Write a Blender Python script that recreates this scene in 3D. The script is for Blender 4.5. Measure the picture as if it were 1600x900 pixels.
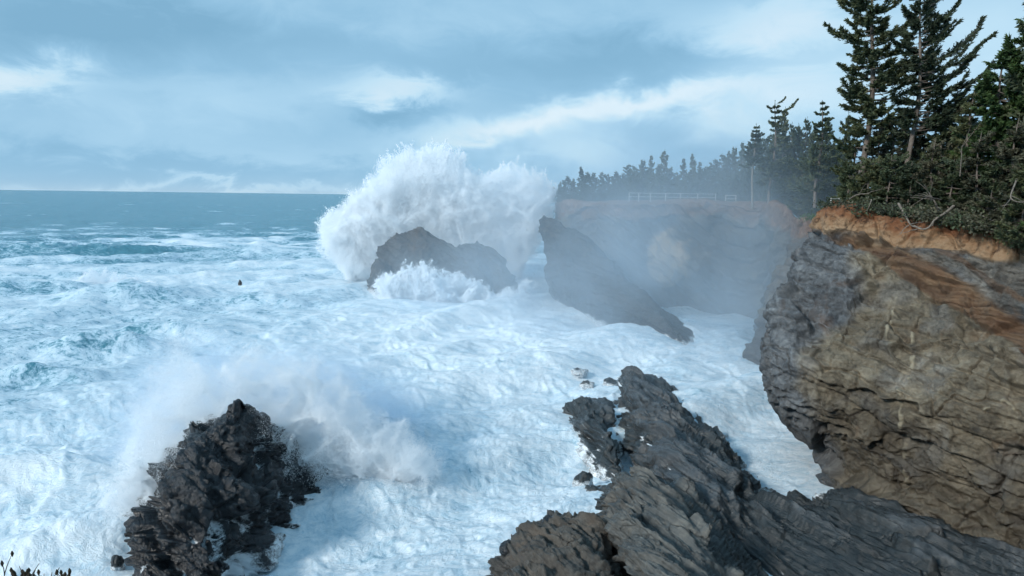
import bpy, math, random
import numpy as np
from mathutils import Vector, Matrix

for o in list(bpy.data.objects):
    bpy.data.objects.remove(o)
SC = bpy.context.scene
COL = SC.collection
R = math.radians

# ------------------------------------------------------------------ camera
CAM_Z = 23.0
F = 1067.0                      # focal length in photo pixels (1600 wide)
PITCH = math.atan(143.5 / F)
ROLL = R(0.74)
cam = bpy.data.cameras.new('camera')
cam.sensor_width = 36.0
cam.lens = 36.0 * F / 1600.0
cam.clip_start = 0.1
cam.clip_end = 200000
cam_ob = bpy.data.objects.new('camera', cam)
COL.objects.link(cam_ob)
fwd = np.array([0, math.cos(PITCH), -math.sin(PITCH)])
right0 = np.array([1.0, 0, 0])
up0 = np.cross(right0, fwd)
c_, s_ = math.cos(ROLL), math.sin(ROLL)
right = c_ * right0 + s_ * up0      # horizon drops to the right in the photograph
up = -s_ * right0 + c_ * up0
M = Matrix(((right[0], up[0], -fwd[0], 0), (right[1], up[1], -fwd[1], 0),
            (right[2], up[2], -fwd[2], CAM_Z), (0, 0, 0, 1)))
cam_ob.matrix_world = M
SC.camera = cam_ob

# ------------------------------------------------------------------ render + exposure
SC.view_settings.view_transform = 'Standard'
SC.view_settings.look = 'None'
SC.view_settings.exposure = 0.12
SC.view_settings.gamma = 1.0
SC.render.engine = 'CYCLES'
cy = SC.cycles
cy.use_denoising = True
cy.max_bounces = 8
cy.diffuse_bounces = 7
cy.glossy_bounces = 3
cy.transmission_bounces = 2
cy.volume_bounces = 5
cy.transparent_max_bounces = 8
cy.use_adaptive_sampling = True
cy.adaptive_threshold = 0.03
cy.adaptive_min_samples = 20
cy.volume_step_rate = 1.0
cy.volume_max_steps = 128

# ------------------------------------------------------------------ node helper
class NT:
    def __init__(self, tree):
        self.t = tree
        tree.nodes.clear()
    def n(self, typ, ins=None, **props):
        nd = self.t.nodes.new(typ)
        for k, v in props.items():
            setattr(nd, k, v)
        for k, v in (ins or {}).items():
            self.put(nd, k, v)
        return nd
    def put(self, nd, k, v):
        if isinstance(v, bpy.types.Node):
            v = v.outputs[0]
        if isinstance(v, bpy.types.NodeSocket):
            self.t.links.new(v, nd.inputs[k])
        else:
            if isinstance(v, (tuple, list)) and len(v) == 3 and nd.inputs[k].type == 'RGBA':
                v = (*v, 1)
            nd.inputs[k].default_value = v
    def m(self, op, a, b=0.0, c=0.0, clamp=False):
        return self.n('ShaderNodeMath', {0: a, 1: b, 2: c}, operation=op, use_clamp=clamp).outputs[0]
    def vm(self, op, a, b=(0, 0, 0)):
        nd = self.n('ShaderNodeVectorMath', {0: a, 1: b}, operation=op)
        return nd.outputs['Value'] if op in ('LENGTH', 'DOT_PRODUCT', 'DISTANCE') else nd.outputs[0]
    def mix(self, f, a, b, bt='MIX'):
        nd = self.n('ShaderNodeMix', data_type='RGBA', blend_type=bt)
        for i, v in ((0, f), (6, a), (7, b)):
            self.put(nd, i, v)
        return nd.outputs[2]
    def mr(self, v, a, b, c=0.0, d=1.0, smooth=False):
        nd = self.n('ShaderNodeMapRange', {0: v, 1: a, 2: b, 3: c, 4: d},
                    interpolation_type='SMOOTHSTEP' if smooth else 'LINEAR')
        return nd.outputs[0]
    def noise(self, vec, scale, detail=4, rough=0.55, dist=0.0, **kw):
        nd = self.n('ShaderNodeTexNoise', {'Vector': vec, 'Scale': scale, 'Detail': detail,
                                           'Roughness': rough, 'Distortion': dist}, **kw)
        return nd.outputs[0]
    def voro(self, vec, scale, feature='F1', rnd=1.0):
        nd = self.n('ShaderNodeTexVoronoi', {'Vector': vec, 'Scale': scale, 'Randomness': rnd}, feature=feature)
        return nd.outputs['Distance']
    def ramp(self, f, stops):
        nd = self.n('ShaderNodeValToRGB', {0: f})
        e = nd.color_ramp.elements
        while len(e) < len(stops):
            e.new(0.5)
        for i, (p, c) in enumerate(stops):
            e[i].position = p
            e[i].color = (*c, 1)
        return nd.outputs[0]

# ------------------------------------------------------------------ sky and sun
SUN_FROM = np.array([-0.68, -0.55, 0.48])
SUN_FROM /= np.linalg.norm(SUN_FROM)
world = bpy.data.worlds.new('World')
SC.world = world
world.use_nodes = True
w = NT(world.node_tree)
SKY_STR = 0.10
def build_world():
    sky = w.n('ShaderNodeTexSky', sky_type='NISHITA', sun_disc=False)
    sky.sun_elevation = math.asin(SUN_FROM[2])
    sky.sun_rotation = math.atan2(SUN_FROM[0], SUN_FROM[1])
    sky.air_density = 1.0
    sky.dust_density = 1.0
    sky.ozone_density = 2.0
    tc = w.n('ShaderNodeTexCoord').outputs['Generated']
    sx = w.n('ShaderNodeSeparateXYZ', {0: tc})
    az = w.m('ARCTAN2', sx.outputs[0], sx.outputs[1])
    el = w.m('ARCSINE', sx.outputs[2])
    st = w.vm('MULTIPLY', tc, (1, 1, 3.2))
    big = w.noise(st, 2.3, 5, 0.55, 0.5)
    fine = w.noise(w.vm('MULTIPLY', tc, (1, 1, 2.0)), 11.0, 6, 0.6, 0.5)
    warp = w.m('MULTIPLY', w.m('SUBTRACT', fine, 0.5), 0.10)
    azw = w.m('ADD', az, w.m('MULTIPLY', warp, 1.5))
    elw = w.m('ADD', el, warp)
    def blob(px, py, rx, ry, amp, tilt=0.0):
        # a brighter opening (or a darker bank) of the cloud deck, centred on a direction
        dx, dy = (px - 800) / F, (450 - py) / F
        d = fwd + right * dx + up * dy
        d = d / np.linalg.norm(d)
        a0, e0 = math.atan2(d[0], d[1]), math.asin(d[2])
        a = w.m('SUBTRACT', azw, a0)
        e = w.m('ADD', w.m('SUBTRACT', elw, e0), w.m('MULTIPLY', a, -tilt))
        q = w.m('ADD', w.m('POWER', w.m('ABSOLUTE', w.m('DIVIDE', a, rx / F)), 2.0),
                w.m('POWER', w.m('ABSOLUTE', w.m('DIVIDE', e, ry / F)), 2.0))
        return w.m('MULTIPLY', w.m('EXPONENT', w.m('MULTIPLY', q, -1.0)), amp)
    gaps = None
    for b in [(18, 116, 65, 20, 1.0), (620, 140, 85, 22, .9, .05), (840, 190, 170, 18, 1.1, .14), (1010, 155, 120, 15, .8, .12),
              (1235, 135, 130, 38, .75), (1225, 42, 110, 32, .85), (900, 235, 120, 30, .55), (1560, 60, 140, 80, .6),
              (1120, 190, 120, 40, .4), (330, 150, 190, 45, .22), (480, 245, 200, 18, .2), (100, 215, 160, 30, .12),
              (330, 296, 260, 7, .45),
              (605, 172, 60, 20, -.6), (950, 95, 260, 40, -.35), (300, 60, 300, 45, -.25), (1040, 215, 60, 45, -.3), (120, 30, 160, 50, -.3), (170, 255, 250, 22, -.2)]:
        g = blob(*b)
        gaps = g if gaps is None else w.m('ADD', gaps, g)
    f = w.m('ADD', w.m('MULTIPLY', w.m('SUBTRACT', big, 0.5), 0.55), gaps)
    f = w.m('ADD', f, w.m('MULTIPLY', w.m('SUBTRACT', fine, 0.5), 0.35))
    f = w.mr(f, -0.45, 1.15)
    k = 1.0 / SKY_STR
    def c(r, g, b):
        return (r * k, g * k, b * k)
    cl = w.ramp(f, [(0.0, (.205, .41, .59)), (0.22, (.27, .495, .69)), (0.42, (.37, .60, .785)),
                    (0.62, (.50, .72, .87)), (1.0, (.70, .84, .93))])
    cl = w.vm('SCALE', cl)
    cl.node.inputs['Scale'].default_value = k
    # thin haze-pink strip right above the horizon
    hz = w.m('EXPONENT', w.m('MULTIPLY', w.m('ABSOLUTE', el), -70.0))
    cl = w.mix(w.m('MULTIPLY', hz, 0.35), cl, c(.55, .66, .74))
    # below the horizon: sea coloured
    cov = w.mr(el, -0.02, 0.0)
    thin = w.m('MULTIPLY', w.mr(f, 0.45, 0.75), 0.10)
    col = w.mix(thin, cl, sky)
    bg = w.n('ShaderNodeBackground', {'Color': col, 'Strength': SKY_STR})
    w.n('ShaderNodeOutputWorld', {'Surface': bg})
build_world()

sun = bpy.data.lights.new('sun', 'SUN')
sun.energy = 3.0
sun.angle = R(10)
sun.color = (1.0, 0.95, 0.88)
sun_ob = bpy.data.objects.new('sun', sun)
COL.objects.link(sun_ob)
sun_ob.rotation_euler = Vector(SUN_FROM).to_track_quat('Z', 'Y').to_euler()
sun_ob.location = (-40, -20, 60)

# ------------------------------------------------------------------ pixel -> place helpers
def ray(px, py):
    return fwd + right * ((px - 800) / F) + up * ((450 - py) / F)
def P(px, py, z):
    d = ray(px, py)
    t = (z - CAM_Z) / d[2]
    return np.array([d[0] * t, d[1] * t, z])
def PD(px, py, D):
    d = ray(px, py)
    t = D / d[1]
    return np.array([d[0] * t, D, CAM_Z + d[2] * t])
def PN(px, py, D):                 # places on the near cliff
    return PD(px, py, D * .93)
def W(x, y, z):
    return np.array([x, y, z], float)

def proj(p):
    q = np.asarray(p) - np.array([0, 0, CAM_Z])
    k = q @ fwd
    return np.stack([800 + F * (q @ right) / k, 450 - F * (q @ up) / k], 1)
def polydist(uv, line):
    d = np.full(len(uv), 1e9)
    for a, b in zip(line[:-1], line[1:]):
        a, b = np.array(a, float), np.array(b, float)
        ab = b - a
        t = np.clip(((uv - a) @ ab) / (ab @ ab), 0, 1)
        d = np.minimum(d, np.linalg.norm(uv - (a + t[:, None] * ab), axis=1))
    return d

# ------------------------------------------------------------------ numpy noise
_rs = np.random.RandomState(7)
_perm = _rs.permutation(256).astype(np.int32)
_perm = np.concatenate([_perm, _perm, _perm])
_g = _rs.normal(size=(256, 3)).astype(np.float32)
_g /= np.linalg.norm(_g, axis=1)[:, None]
def perlin(p):
    p = np.asarray(p, np.float32)
    i = np.floor(p).astype(np.int32)
    f = p - i
    i &= 255
    u = f * f * f * (f * (f * 6 - 15) + 10)
    out = 0
    for dx in (0, 1):
        wx = u[:, 0] if dx else 1 - u[:, 0]
        hx = _perm[(i[:, 0] + dx) & 255]
        for dy in (0, 1):
            wy = u[:, 1] if dy else 1 - u[:, 1]
            hy = _perm[hx + ((i[:, 1] + dy) & 255)]
            for dz in (0, 1):
                wz = u[:, 2] if dz else 1 - u[:, 2]
                h = _perm[hy + ((i[:, 2] + dz) & 255)] & 255
                g = _g[h]
                out = out + wx * wy * wz * (g[:, 0] * (f[:, 0] - dx) + g[:, 1] * (f[:, 1] - dy) + g[:, 2] * (f[:, 2] - dz))
    return out * 1.6
def fbm(p, octs=5, gain=0.5, lac=2.03):
    a, s, o = 1.0, 0.0, 0.0
    p = np.asarray(p, np.float32)
    for k in range(octs):
        s = s + a * perlin(p + 17.3 * k)
        p = p * lac
        a *= gain
    return s
def ridge(p, octs=4, gain=0.5, lac=2.1):
    a, s = 1.0, 0.0
    p = np.asarray(p, np.float32)
    for k in range(octs):
        s = s + a * (1 - 2 * np.abs(perlin(p + 9.1 * k)))
        p = p * lac
        a *= gain
    return s
def cells(p, seed=0):
    """3-D Worley: distance to nearest and second nearest, and a random value per cell"""
    p = np.asarray(p, np.float32)
    i = np.floor(p).astype(np.int32)
    f1 = np.full(len(p), 9.0, np.float32); f2 = f1.copy(); idv = np.zeros(len(p), np.float32)
    for dx in (-1, 0, 1):
        for dy in (-1, 0, 1):
            for dz in (-1, 0, 1):
                c = i + np.array([dx, dy, dz], np.int32)
                h = _perm[(_perm[(_perm[(c[:, 0] + seed) & 255] + c[:, 1]) & 255] + c[:, 2]) & 255] & 255
                q = c + 0.5 + 0.42 * _g[h] * 1.3
                d = np.linalg.norm(p - q, axis=1)
                nearer = d < f1
                f2 = np.where(nearer, f1, np.minimum(f2, d))
                idv = np.where(nearer, h / 255.0, idv)
                f1 = np.where(nearer, d, f1)
    return f1, f2, idv
def facets(p, seed=0, tilt=.6):
    """piecewise planes: every Worley cell is a flat face with its own height and tilt"""
    p = np.asarray(p, np.float32)
    i = np.floor(p).astype(np.int32)
    f1 = np.full(len(p), 9.0, np.float32); f2 = f1.copy(); out = np.zeros(len(p), np.float32)
    for dx in (-1, 0, 1):
        for dy in (-1, 0, 1):
            for dz in (-1, 0, 1):
                c = i + np.array([dx, dy, dz], np.int32)
                h = _perm[(_perm[(_perm[(c[:, 0] + seed) & 255] + c[:, 1]) & 255] + c[:, 2]) & 255] & 255
                e = p - (c + 0.5 + 0.5 * _g[h])
                d = np.linalg.norm(e, axis=1)
                v = (h / 255.0 - .5) + tilt * np.sum(e * _g[(h * 7 + 31) & 255], axis=1)
                nearer = d < f1
                f2 = np.where(nearer, f1, np.minimum(f2, d))
                out = np.where(nearer, v, out)
                f1 = np.where(nearer, d, f1)
    return out, f2 - f1
def sstep(x, a, b):
    t = np.clip((x - a) / (b - a), 0, 1)
    return t * t * (3 - 2 * t)

# ------------------------------------------------------------------ mesh helpers
def tag(o, label=None, cat=None, group=None, kind=None):
    if label: o['label'] = label
    if cat: o['category'] = cat
    if group: o['group'] = group
    if kind: o['kind'] = kind
    return o
def mesh_obj(name, verts, faces, mat=None, parent=None, smooth=True, attrs=None):
    verts = np.asarray(verts, np.float32)
    me = bpy.data.meshes.new(name)
    me.vertices.add(len(verts))
    me.vertices.foreach_set('co', verts.ravel())
    faces = np.asarray(faces, np.int32)
    nf, k = faces.shape
    me.loops.add(nf * k)
    me.loops.foreach_set('vertex_index', faces.ravel())
    me.polygons.add(nf)
    me.polygons.foreach_set('loop_start', np.arange(nf, dtype=np.int32) * k)
    me.polygons.foreach_set('loop_total', np.full(nf, k, np.int32))
    me.update(calc_edges=True)
    if smooth:
        me.polygons.foreach_set('use_smooth', np.ones(nf, bool))
    for an, av in (attrs or {}).items():
        a = me.attributes.new(an, 'FLOAT', 'POINT')
        a.data.foreach_set('value', np.asarray(av, np.float32))
    if mat: me.materials.append(mat)
    o = bpy.data.objects.new(name, me)
    COL.objects.link(o)
    if parent: o.parent = parent
    return o
def grid_faces(nr, nc, off=0):
    i = np.arange(nr - 1)[:, None] * nc + np.arange(nc - 1)[None, :]
    i = i.ravel() + off
    return np.stack([i, i + 1, i + nc + 1, i + nc], 1)
def catmull(A, n, axis):
    """resample array A along axis to n samples, Catmull-Rom"""
    A = np.moveaxis(np.asarray(A, float), axis, 0)
    k = len(A)
    t = np.linspace(0, k - 1, n)
    i = np.clip(np.floor(t).astype(int), 0, k - 2)
    f = (t - i).reshape((-1,) + (1,) * (A.ndim - 1))
    p0 = A[np.clip(i - 1, 0, k - 1)]; p1 = A[i]; p2 = A[i + 1]; p3 = A[np.clip(i + 2, 0, k - 1)]
    out = 0.5 * (2 * p1 + (p2 - p0) * f + (2 * p0 - 5 * p1 + 4 * p2 - p3) * f * f + (3 * p1 - p0 - 3 * p2 + p3) * f ** 3)
    return np.moveaxis(out, 0, axis)
def gnormals(G):
    du = np.gradient(G, axis=1); dv = np.gradient(G, axis=0)
    n = np.cross(du, dv)
    return n / (np.linalg.norm(n, axis=2, keepdims=True) + 1e-9)
def loft(sections, nr, nc):
    A = np.array(sections)
    return catmull(catmull(A, nc, 1), nr, 0)

# bedding: beds strike towards the camera and dip to the right
BN = np.array([0.60, 0.28, 0.75]); BN /= np.linalg.norm(BN)
STRIKE = np.array([0.42, -0.90, 0.0]); STRIKE /= np.linalg.norm(STRIKE)
DIPV = np.cross(BN, STRIKE)
def bed_coords(p):
    return np.stack([p @ BN, p @ STRIKE, p @ DIPV], 1)
def strata(p, thick=0.6, amp=0.25, seed=0.0):
    """stepped ledges: each bed stands proud or recessed by its own amount"""
    b = bed_coords(p)
    s = b[:, 0] / thick + 0.35 * fbm(p * 0.12 + seed, 3)
    k = np.floor(s)
    f = s - k
    def val(kk):
        q = np.stack([kk * 7.31 + seed, b[:, 1] * 0.06 + kk * 3.1, b[:, 2] * 0.06], 1)
        return perlin(q)
    a, c = val(k), val(k + 1)
    t = sstep(f, 0.72, 1.0)
    groove = -0.5 * np.exp(-((f - 0.86) / 0.07) ** 2)
    return amp * (a * (1 - t) + c * t + groove)

# ------------------------------------------------------------------ materials
MATS = {}
def new_mat(name):
    m = bpy.data.materials.new(name)
    m.use_nodes = True
    MATS[name] = m
    return m, NT(m.node_tree)
def pos(t):
    return t.n('ShaderNodeNewGeometry').outputs['Position']
def attr(t, name):
    return t.n('ShaderNodeAttribute', attribute_name=name).outputs['Fac']
def bedvec(t, p, sc=(1, .12, .12)):
    xs = [t.m('MULTIPLY', t.vm('DOT_PRODUCT', p, tuple(v)), k) for v, k in zip((BN, STRIKE, DIPV), sc)]
    return t.n('ShaderNodeCombineXYZ', {0: xs[0], 1: xs[1], 2: xs[2]}).outputs[0]

def rock_mat(name, dark, mid, light, rust, wet_z=3.0, rust_amt=0.4, bumpd=0.25, fine=1.0, foam=False, stripes=0.5, low_shade=0.0):
    m, t = new_mat(name)
    p = pos(t)
    bv = bedvec(t, p, (2.2, .07, 1.6))
    n1 = t.noise(p, 0.35 * fine, 6, 0.6, 0.6)
    n2 = t.noise(p, 2.2 * fine, 6, 0.65, 0.4)
    n3 = t.noise(bv, 2.6 * fine, 5, 0.6, 0.3)
    f = t.m('ADD', t.m('MULTIPLY', n1, 0.75), t.m('ADD', t.m('MULTIPLY', n2, 0.6), t.m('MULTIPLY', n3, stripes)))
    f = t.mr(f, 0.55 + .25 * stripes, 1.1 + .6 * stripes)
    col = t.ramp(f, [(0.0, dark), (0.45, mid), (1.0, light)])
    r = t.mr(t.noise(t.vm('ADD', p, (31, 7, 5)), 0.28 * fine, 5, 0.62, 0.8), 0.52, 0.72, 0, rust_amt)
    col = t.mix(r, col, rust)
    # dark joints
    cr = t.voro(t.vm('ADD', bedvec(t, p, (1.0, .16, .6)), t.vm('MULTIPLY', t.n('ShaderNodeTexNoise', {'Vector': p, 'Scale': 0.8 * fine, 'Detail': 4}).outputs[1], (.5, .5, .5))), 0.7 * fine, 'DISTANCE_TO_EDGE')
    crk = t.m('MULTIPLY', t.mr(cr, 0.0, 0.035, 0.7, 0.0), t.mr(n1, .4, .6))
    col = t.mix(crk, col, tuple(v * .35 for v in dark))
    z = t.n('ShaderNodeSeparateXYZ', {0: p}).outputs[2]
    wet = t.mr(t.m('ADD', z, t.m('MULTIPLY', t.m('SUBTRACT', n1, 0.5), 4.0)), wet_z, wet_z + 3.0, 1.0, 0.0, True)
    col = t.mix(t.m('MULTIPLY', wet, 0.6), col, t.mix(0.7, col, (.012, .014, .016)))
    if low_shade:  # low rock darkened in colour: painted trough shade, with some dark tidal growth
        al = t.mr(t.m('ADD', z, t.m('MULTIPLY', t.m('SUBTRACT', n1, 0.5), 3.0)), 2.1, 3.3, low_shade, 0.0, True)
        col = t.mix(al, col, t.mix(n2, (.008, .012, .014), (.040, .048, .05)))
    rough = t.mr(wet, 0, 1, 0.85, 0.28)
    if foam:
        fa = attr(t, 'foam')
        ff = t.mr(t.m('ADD', fa, t.m('MULTIPLY', t.m('SUBTRACT', t.noise(p, 5.0, 6, 0.72, 0.8), 0.5), 1.3)), 0.42, 0.74)
        col = t.mix(ff, col, (.78, .84, .88))
        rough = t.m('MAXIMUM', rough, t.m('MULTIPLY', ff, 0.8))
    h = t.m('ADD', t.m('MULTIPLY', n2, 0.6), t.m('ADD', t.m('MULTIPLY', n3, 0.8), t.m('MULTIPLY', crk, -0.6)))
    h = t.m('ADD', h, t.m('MULTIPLY', t.noise(p, 9 * fine, 5, 0.7), 0.25))
    bp = t.n('ShaderNodeBump', {'Strength': 0.9, 'Distance': bumpd, 'Height': h})
    b = t.n('ShaderNodeBsdfPrincipled', {'Base Color': col, 'Roughness': rough, 'Normal': bp})
    t.n('ShaderNodeOutputMaterial', {'Surface': b})
    return m

rock_mat('wet_rock', (.004, .006, .008), (.014, .019, .026), (.052, .066, .082), (.030, .026, .022), 20, .2, .12, 1.6, foam=True, stripes=.35)
rock_mat('ledge_rock', (.030, .038, .045), (.105, .121, .133), (.25, .263, .263), (.15, .11, .075), 5.0, .35, .15, 1.3, foam=True, stripes=.9, low_shade=.8)
rock_mat('far_rock', (.022, .025, .028), (.055, .058, .06), (.12, .12, .115), (.12, .08, .05), 2.0, .5, .3, .7, foam=True, stripes=.8)

rock_mat('ridge_rock', (.028, .032, .033), (.105, .111, .107), (.25, .245, .215), (.14, .105, .07), 3.0, .4, .15, 1.3, foam=True, stripes=.9, low_shade=.7)
rock_mat('clump_rock', (.026, .025, .023), (.095, .090, .080), (.22, .205, .175), (.13, .09, .06), 1.5, .4, .15, 1.6, foam=True, stripes=.4)

def cliff_mat():
    m, t = new_mat('cliff_rock')
    p = pos(t)
    bv = bedvec(t, p)
    n1 = t.noise(p, 0.22, 6, 0.6, 0.8)
    n2 = t.noise(p, 0.9, 7, 0.62, 1.2)
    n3 = t.noise(bv, 1.5, 6, 0.6, 0.3)
    n4 = t.noise(p, 4.5, 6, 0.68, 0.5)
    f = t.m('ADD', t.m('MULTIPLY', n1, 0.6), t.m('ADD', t.m('MULTIPLY', n2, 0.7), t.m('MULTIPLY', n4, 0.35)))
    f = t.mr(f, 0.62, 1.06)
    tan = t.ramp(f, [(0, (.030, .026, .019)), (.3, (.092, .080, .058)), (.6, (.165, .145, .106)), (1, (.28, .25, .188))])
    gry = t.ramp(f, [(0, (.026, .030, .035)), (.35, (.075, .086, .096)), (.65, (.135, .152, .165)), (1, (.25, .27, .28))])
    col = t.mix(attr(t, 'grey'), tan, gry)
    rust = t.mr(t.noise(t.vm('ADD', p, (3, 50, 9)), 0.3, 5, 0.6, 1.0), .57, .74, 0, .4)
    col = t.mix(rust, col, (.155, .085, .042))
    # the red-brown bed that runs down to the right under the soil
    bed = attr(t, 'redbed')
    bc = t.ramp(t.mr(n3, .3, .72), [(0, (.028, .015, .009)), (.4, (.088, .048, .027)), (.75, (.16, .098, .056)), (1, (.26, .185, .115))])
    col = t.mix(bed, col, bc)
    # pale calcite seams and dark joints
    col = t.mix(attr(t, 'seam'), col, (.33, .30, .22))
    col = t.mix(t.m('MULTIPLY', attr(t, 'crack'), .75), col, (.03, .026, .02))
    # soil and sand on top
    soil = attr(t, 'soil')
    sn = t.noise(t.vm('MULTIPLY', p, (1, 1, 2.2)), 0.6, 6, 0.65, 0.8)
    sc = t.ramp(t.m('ADD', t.m('MULTIPLY', attr(t, 'soilh'), 0.75), t.mr(sn, .3, .7, -.2, .3)),
                [(0, (.31, .215, .13)), (.35, (.27, .165, .09)), (.55, (.20, .090, .040)), (.8, (.15, .056, .022)), (1, (.035, .022, .012))])
    spk = t.mr(t.noise(t.vm('ADD', p, (9, 9, 9)), 1.1, 7, 0.72, 1.2), .52, .62, 0, .85)
    sc = t.mix(spk, sc, (.055, .028, .015))
    col = t.mix(soil, col, sc)
    z = t.n('ShaderNodeSeparateXYZ', {0: p}).outputs[2]
    wet = t.mr(t.m('ADD', z, t.m('MULTIPLY', t.m('SUBTRACT', n1, 0.5), 5.0)), 2.5, 10.0, 1.0, 0.0, True)
    col = t.mix(t.m('MULTIPLY', wet, 0.7), col, t.mix(0.75, col, (.022, .017, .012)))
    h = t.m('ADD', t.m('MULTIPLY', n2, 1.0), t.m('ADD', t.m('MULTIPLY', n4, 0.5), t.m('MULTIPLY', n3, 0.35)))
    h = t.m('ADD', h, t.m('MULTIPLY', t.noise(p, 14, 5, 0.7), 0.18))
    bp = t.n('ShaderNodeBump', {'Strength': 0.85, 'Distance': 0.28, 'Height': h})
    b = t.n('ShaderNodeBsdfPrincipled', {'Base Color': col, 'Roughness': t.mr(wet, 0, 1, .85, .45), 'Normal': bp})
    t.n('ShaderNodeOutputMaterial', {'Surface': b})
cliff_mat()

def far_cliff_mat():
    m, t = new_mat('far_cliff_rock')
    p = pos(t)
    bv = bedvec(t, p)
    n1 = t.noise(p, 0.12, 6, 0.6, 0.6)
    n3 = t.noise(bv, 0.55, 6, 0.62, 0.3)
    n2 = t.noise(p, 0.9, 6, 0.65, 0.4)
    f = t.mr(t.m('ADD', n1, t.m('ADD', t.m('MULTIPLY', n3, 0.8), t.m('MULTIPLY', n2, .4))), .8, 1.4)
    col = t.ramp(f, [(0, (.028, .030, .033)), (.5, (.085, .082, .078)), (1, (.17, .155, .13))])
    col = t.mix(attr(t, 'scar'), col, (.46, .34, .21))
    sc = t.ramp(n2, [(.3, (.09, .05, .03)), (.55, (.17, .095, .06)), (.75, (.26, .18, .12))])
    col = t.mix(attr(t, 'soil'), col, sc)
    h = t.m('ADD', n2, n3)
    bp = t.n('ShaderNodeBump', {'Strength': 0.9, 'Distance': 0.6, 'Height': h})
    b = t.n('ShaderNodeBsdfPrincipled', {'Base Color': col, 'Roughness': .85, 'Normal': bp})
    t.n('ShaderNodeOutputMaterial', {'Surface': b})
far_cliff_mat()

def ground_mat():
    m, t = new_mat('clifftop_soil')
    p = pos(t)
    n = t.noise(p, 0.8, 6, 0.65)
    col = t.ramp(n, [(.3, (.018, .022, .010)), (.55, (.05, .045, .022)), (.75, (.10, .065, .035))])
    bp = t.n('ShaderNodeBump', {'Strength': 1, 'Distance': .2, 'Height': t.noise(p, 3, 6, .7)})
    b = t.n('ShaderNodeBsdfPrincipled', {'Base Color': col, 'Roughness': .95, 'Normal': bp})
    t.n('ShaderNodeOutputMaterial', {'Surface': b})
ground_mat()

def sea_mat():
    m, t = new_mat('sea_water')
    p = pos(t)
    wv = t.n('ShaderNodeTexNoise', {'Vector': p, 'Scale': 0.11, 'Detail': 4}).outputs[1]
    pw = t.vm('ADD', p, t.vm('SCALE', t.vm('SUBTRACT', wv, (.5, .5, .5))))
    pw.node.inputs[0].links[0].from_node  # keep
    sc = pw.node.inputs[1].links[0].from_node
    sc.inputs['Scale'].default_value = 7.0
    pw2 = t.vm('MULTIPLY', pw, (1.0, 1.0, 0.6))
    a = t.noise(pw2, 0.16, 7, 0.62, 0.8)
    b = t.noise(t.vm('MULTIPLY', pw2, (.75, 1.5, 1)), 0.55, 8, 0.68, 1.2)
    lace = t.m('ABSOLUTE', t.m('SUBTRACT', t.noise(t.vm('ADD', pw2, (5, 9, 1)), 0.42, 6, 0.6, 1.0), 0.5))
    lace = t.mr(lace, 0.0, 0.12, 1.0, 0.0)
    lace2 = t.m('ABSOLUTE', t.m('SUBTRACT', t.noise(t.vm('ADD', t.vm('MULTIPLY', pw2, (.8, 1.3, 1)), (15, 2, 1)), 1.5, 5, 0.6, 1.5), 0.5))
    lace2 = t.mr(lace2, 0.0, 0.10, 1.0, 0.0)
    fine = t.noise(pw2, 2.6, 6, 0.7, 0.8)
    foam = attr(t, 'foam')
    k = t.m('ADD', t.m('MULTIPLY', t.m('SUBTRACT', a, .5), 1.1), t.m('MULTIPLY', t.m('SUBTRACT', b, .5), 1.5))
    k = t.m('ADD', k, t.m('ADD', t.m('ADD', t.m('MULTIPLY', lace, 0.22), t.m('MULTIPLY', lace2, 0.20)), t.m('MULTIPLY', t.m('SUBTRACT', fine, .5), 0.7)))
    k = t.m('ADD', k, t.m('MULTIPLY', t.m('SUBTRACT', foam, 0.5), 1.7))
    ff = t.mr(k, -0.15, 0.40, 0, 1, True)
    solid = t.mr(k, 0.0, 0.95)
    fcol = t.mix(solid, (.27, .49, .63), (.77, .85, .90))
    bump_w = t.m('ADD', t.noise(t.vm('MULTIPLY', p, (1, 1.6, 1)), 0.35, 7, .65, .5), t.m('MULTIPLY', fine, .15))
    bmp = t.n('ShaderNodeBump', {'Strength': .8, 'Distance': 1.2, 'Height': bump_w})
    water = t.n('ShaderNodeBsdfPrincipled', {'Base Color': (.065, .225, .30), 'Roughness': .25, 'IOR': 1.33, 'Normal': bmp})
    fh = t.m('ADD', t.m('MULTIPLY', b, .7), t.m('ADD', t.m('MULTIPLY', fine, .5), t.m('MULTIPLY', t.noise(pw2, 8, 5, .7), .2)))
    bmf = t.n('ShaderNodeBump', {'Strength': .7, 'Distance': .34, 'Height': fh})
    fo = t.n('ShaderNodeBsdfPrincipled', {'Base Color': fcol, 'Roughness': .75, 'Normal': bmf})
    mx = t.n('ShaderNodeMixShader', {0: ff, 1: water, 2: fo})
    t.n('ShaderNodeOutputMaterial', {'Surface': mx})
sea_mat()

def simple_mat(name, c1, c2, scale=3.0, rough=.85, bump=.05):
    m, t = new_mat(name)
    p = t.n('ShaderNodeTexCoord').outputs['Object']
    n = t.noise(p, scale, 5, .65, .3)
    col = t.ramp(n, [(.3, c1), (.7, c2)])
    bp = t.n('ShaderNodeBump', {'Strength': .8, 'Distance': bump, 'Height': n})
    b = t.n('ShaderNodeBsdfPrincipled', {'Base Color': col, 'Roughness': rough, 'Normal': bp})
    t.n('ShaderNodeOutputMaterial', {'Surface': b})
    return m
simple_mat('bark', (.07, .055, .045), (.20, .17, .145), 4)
simple_mat('pale_bark', (.13, .12, .105), (.26, .24, .21), 4)
simple_mat('dead_wood', (.10, .085, .07), (.25, .22, .185), 6)
simple_mat('fence_wood', (.40, .39, .37), (.60, .59, .56), 6)
simple_mat('twig_dark', (.02, .018, .012), (.06, .05, .03), 8)

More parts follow.
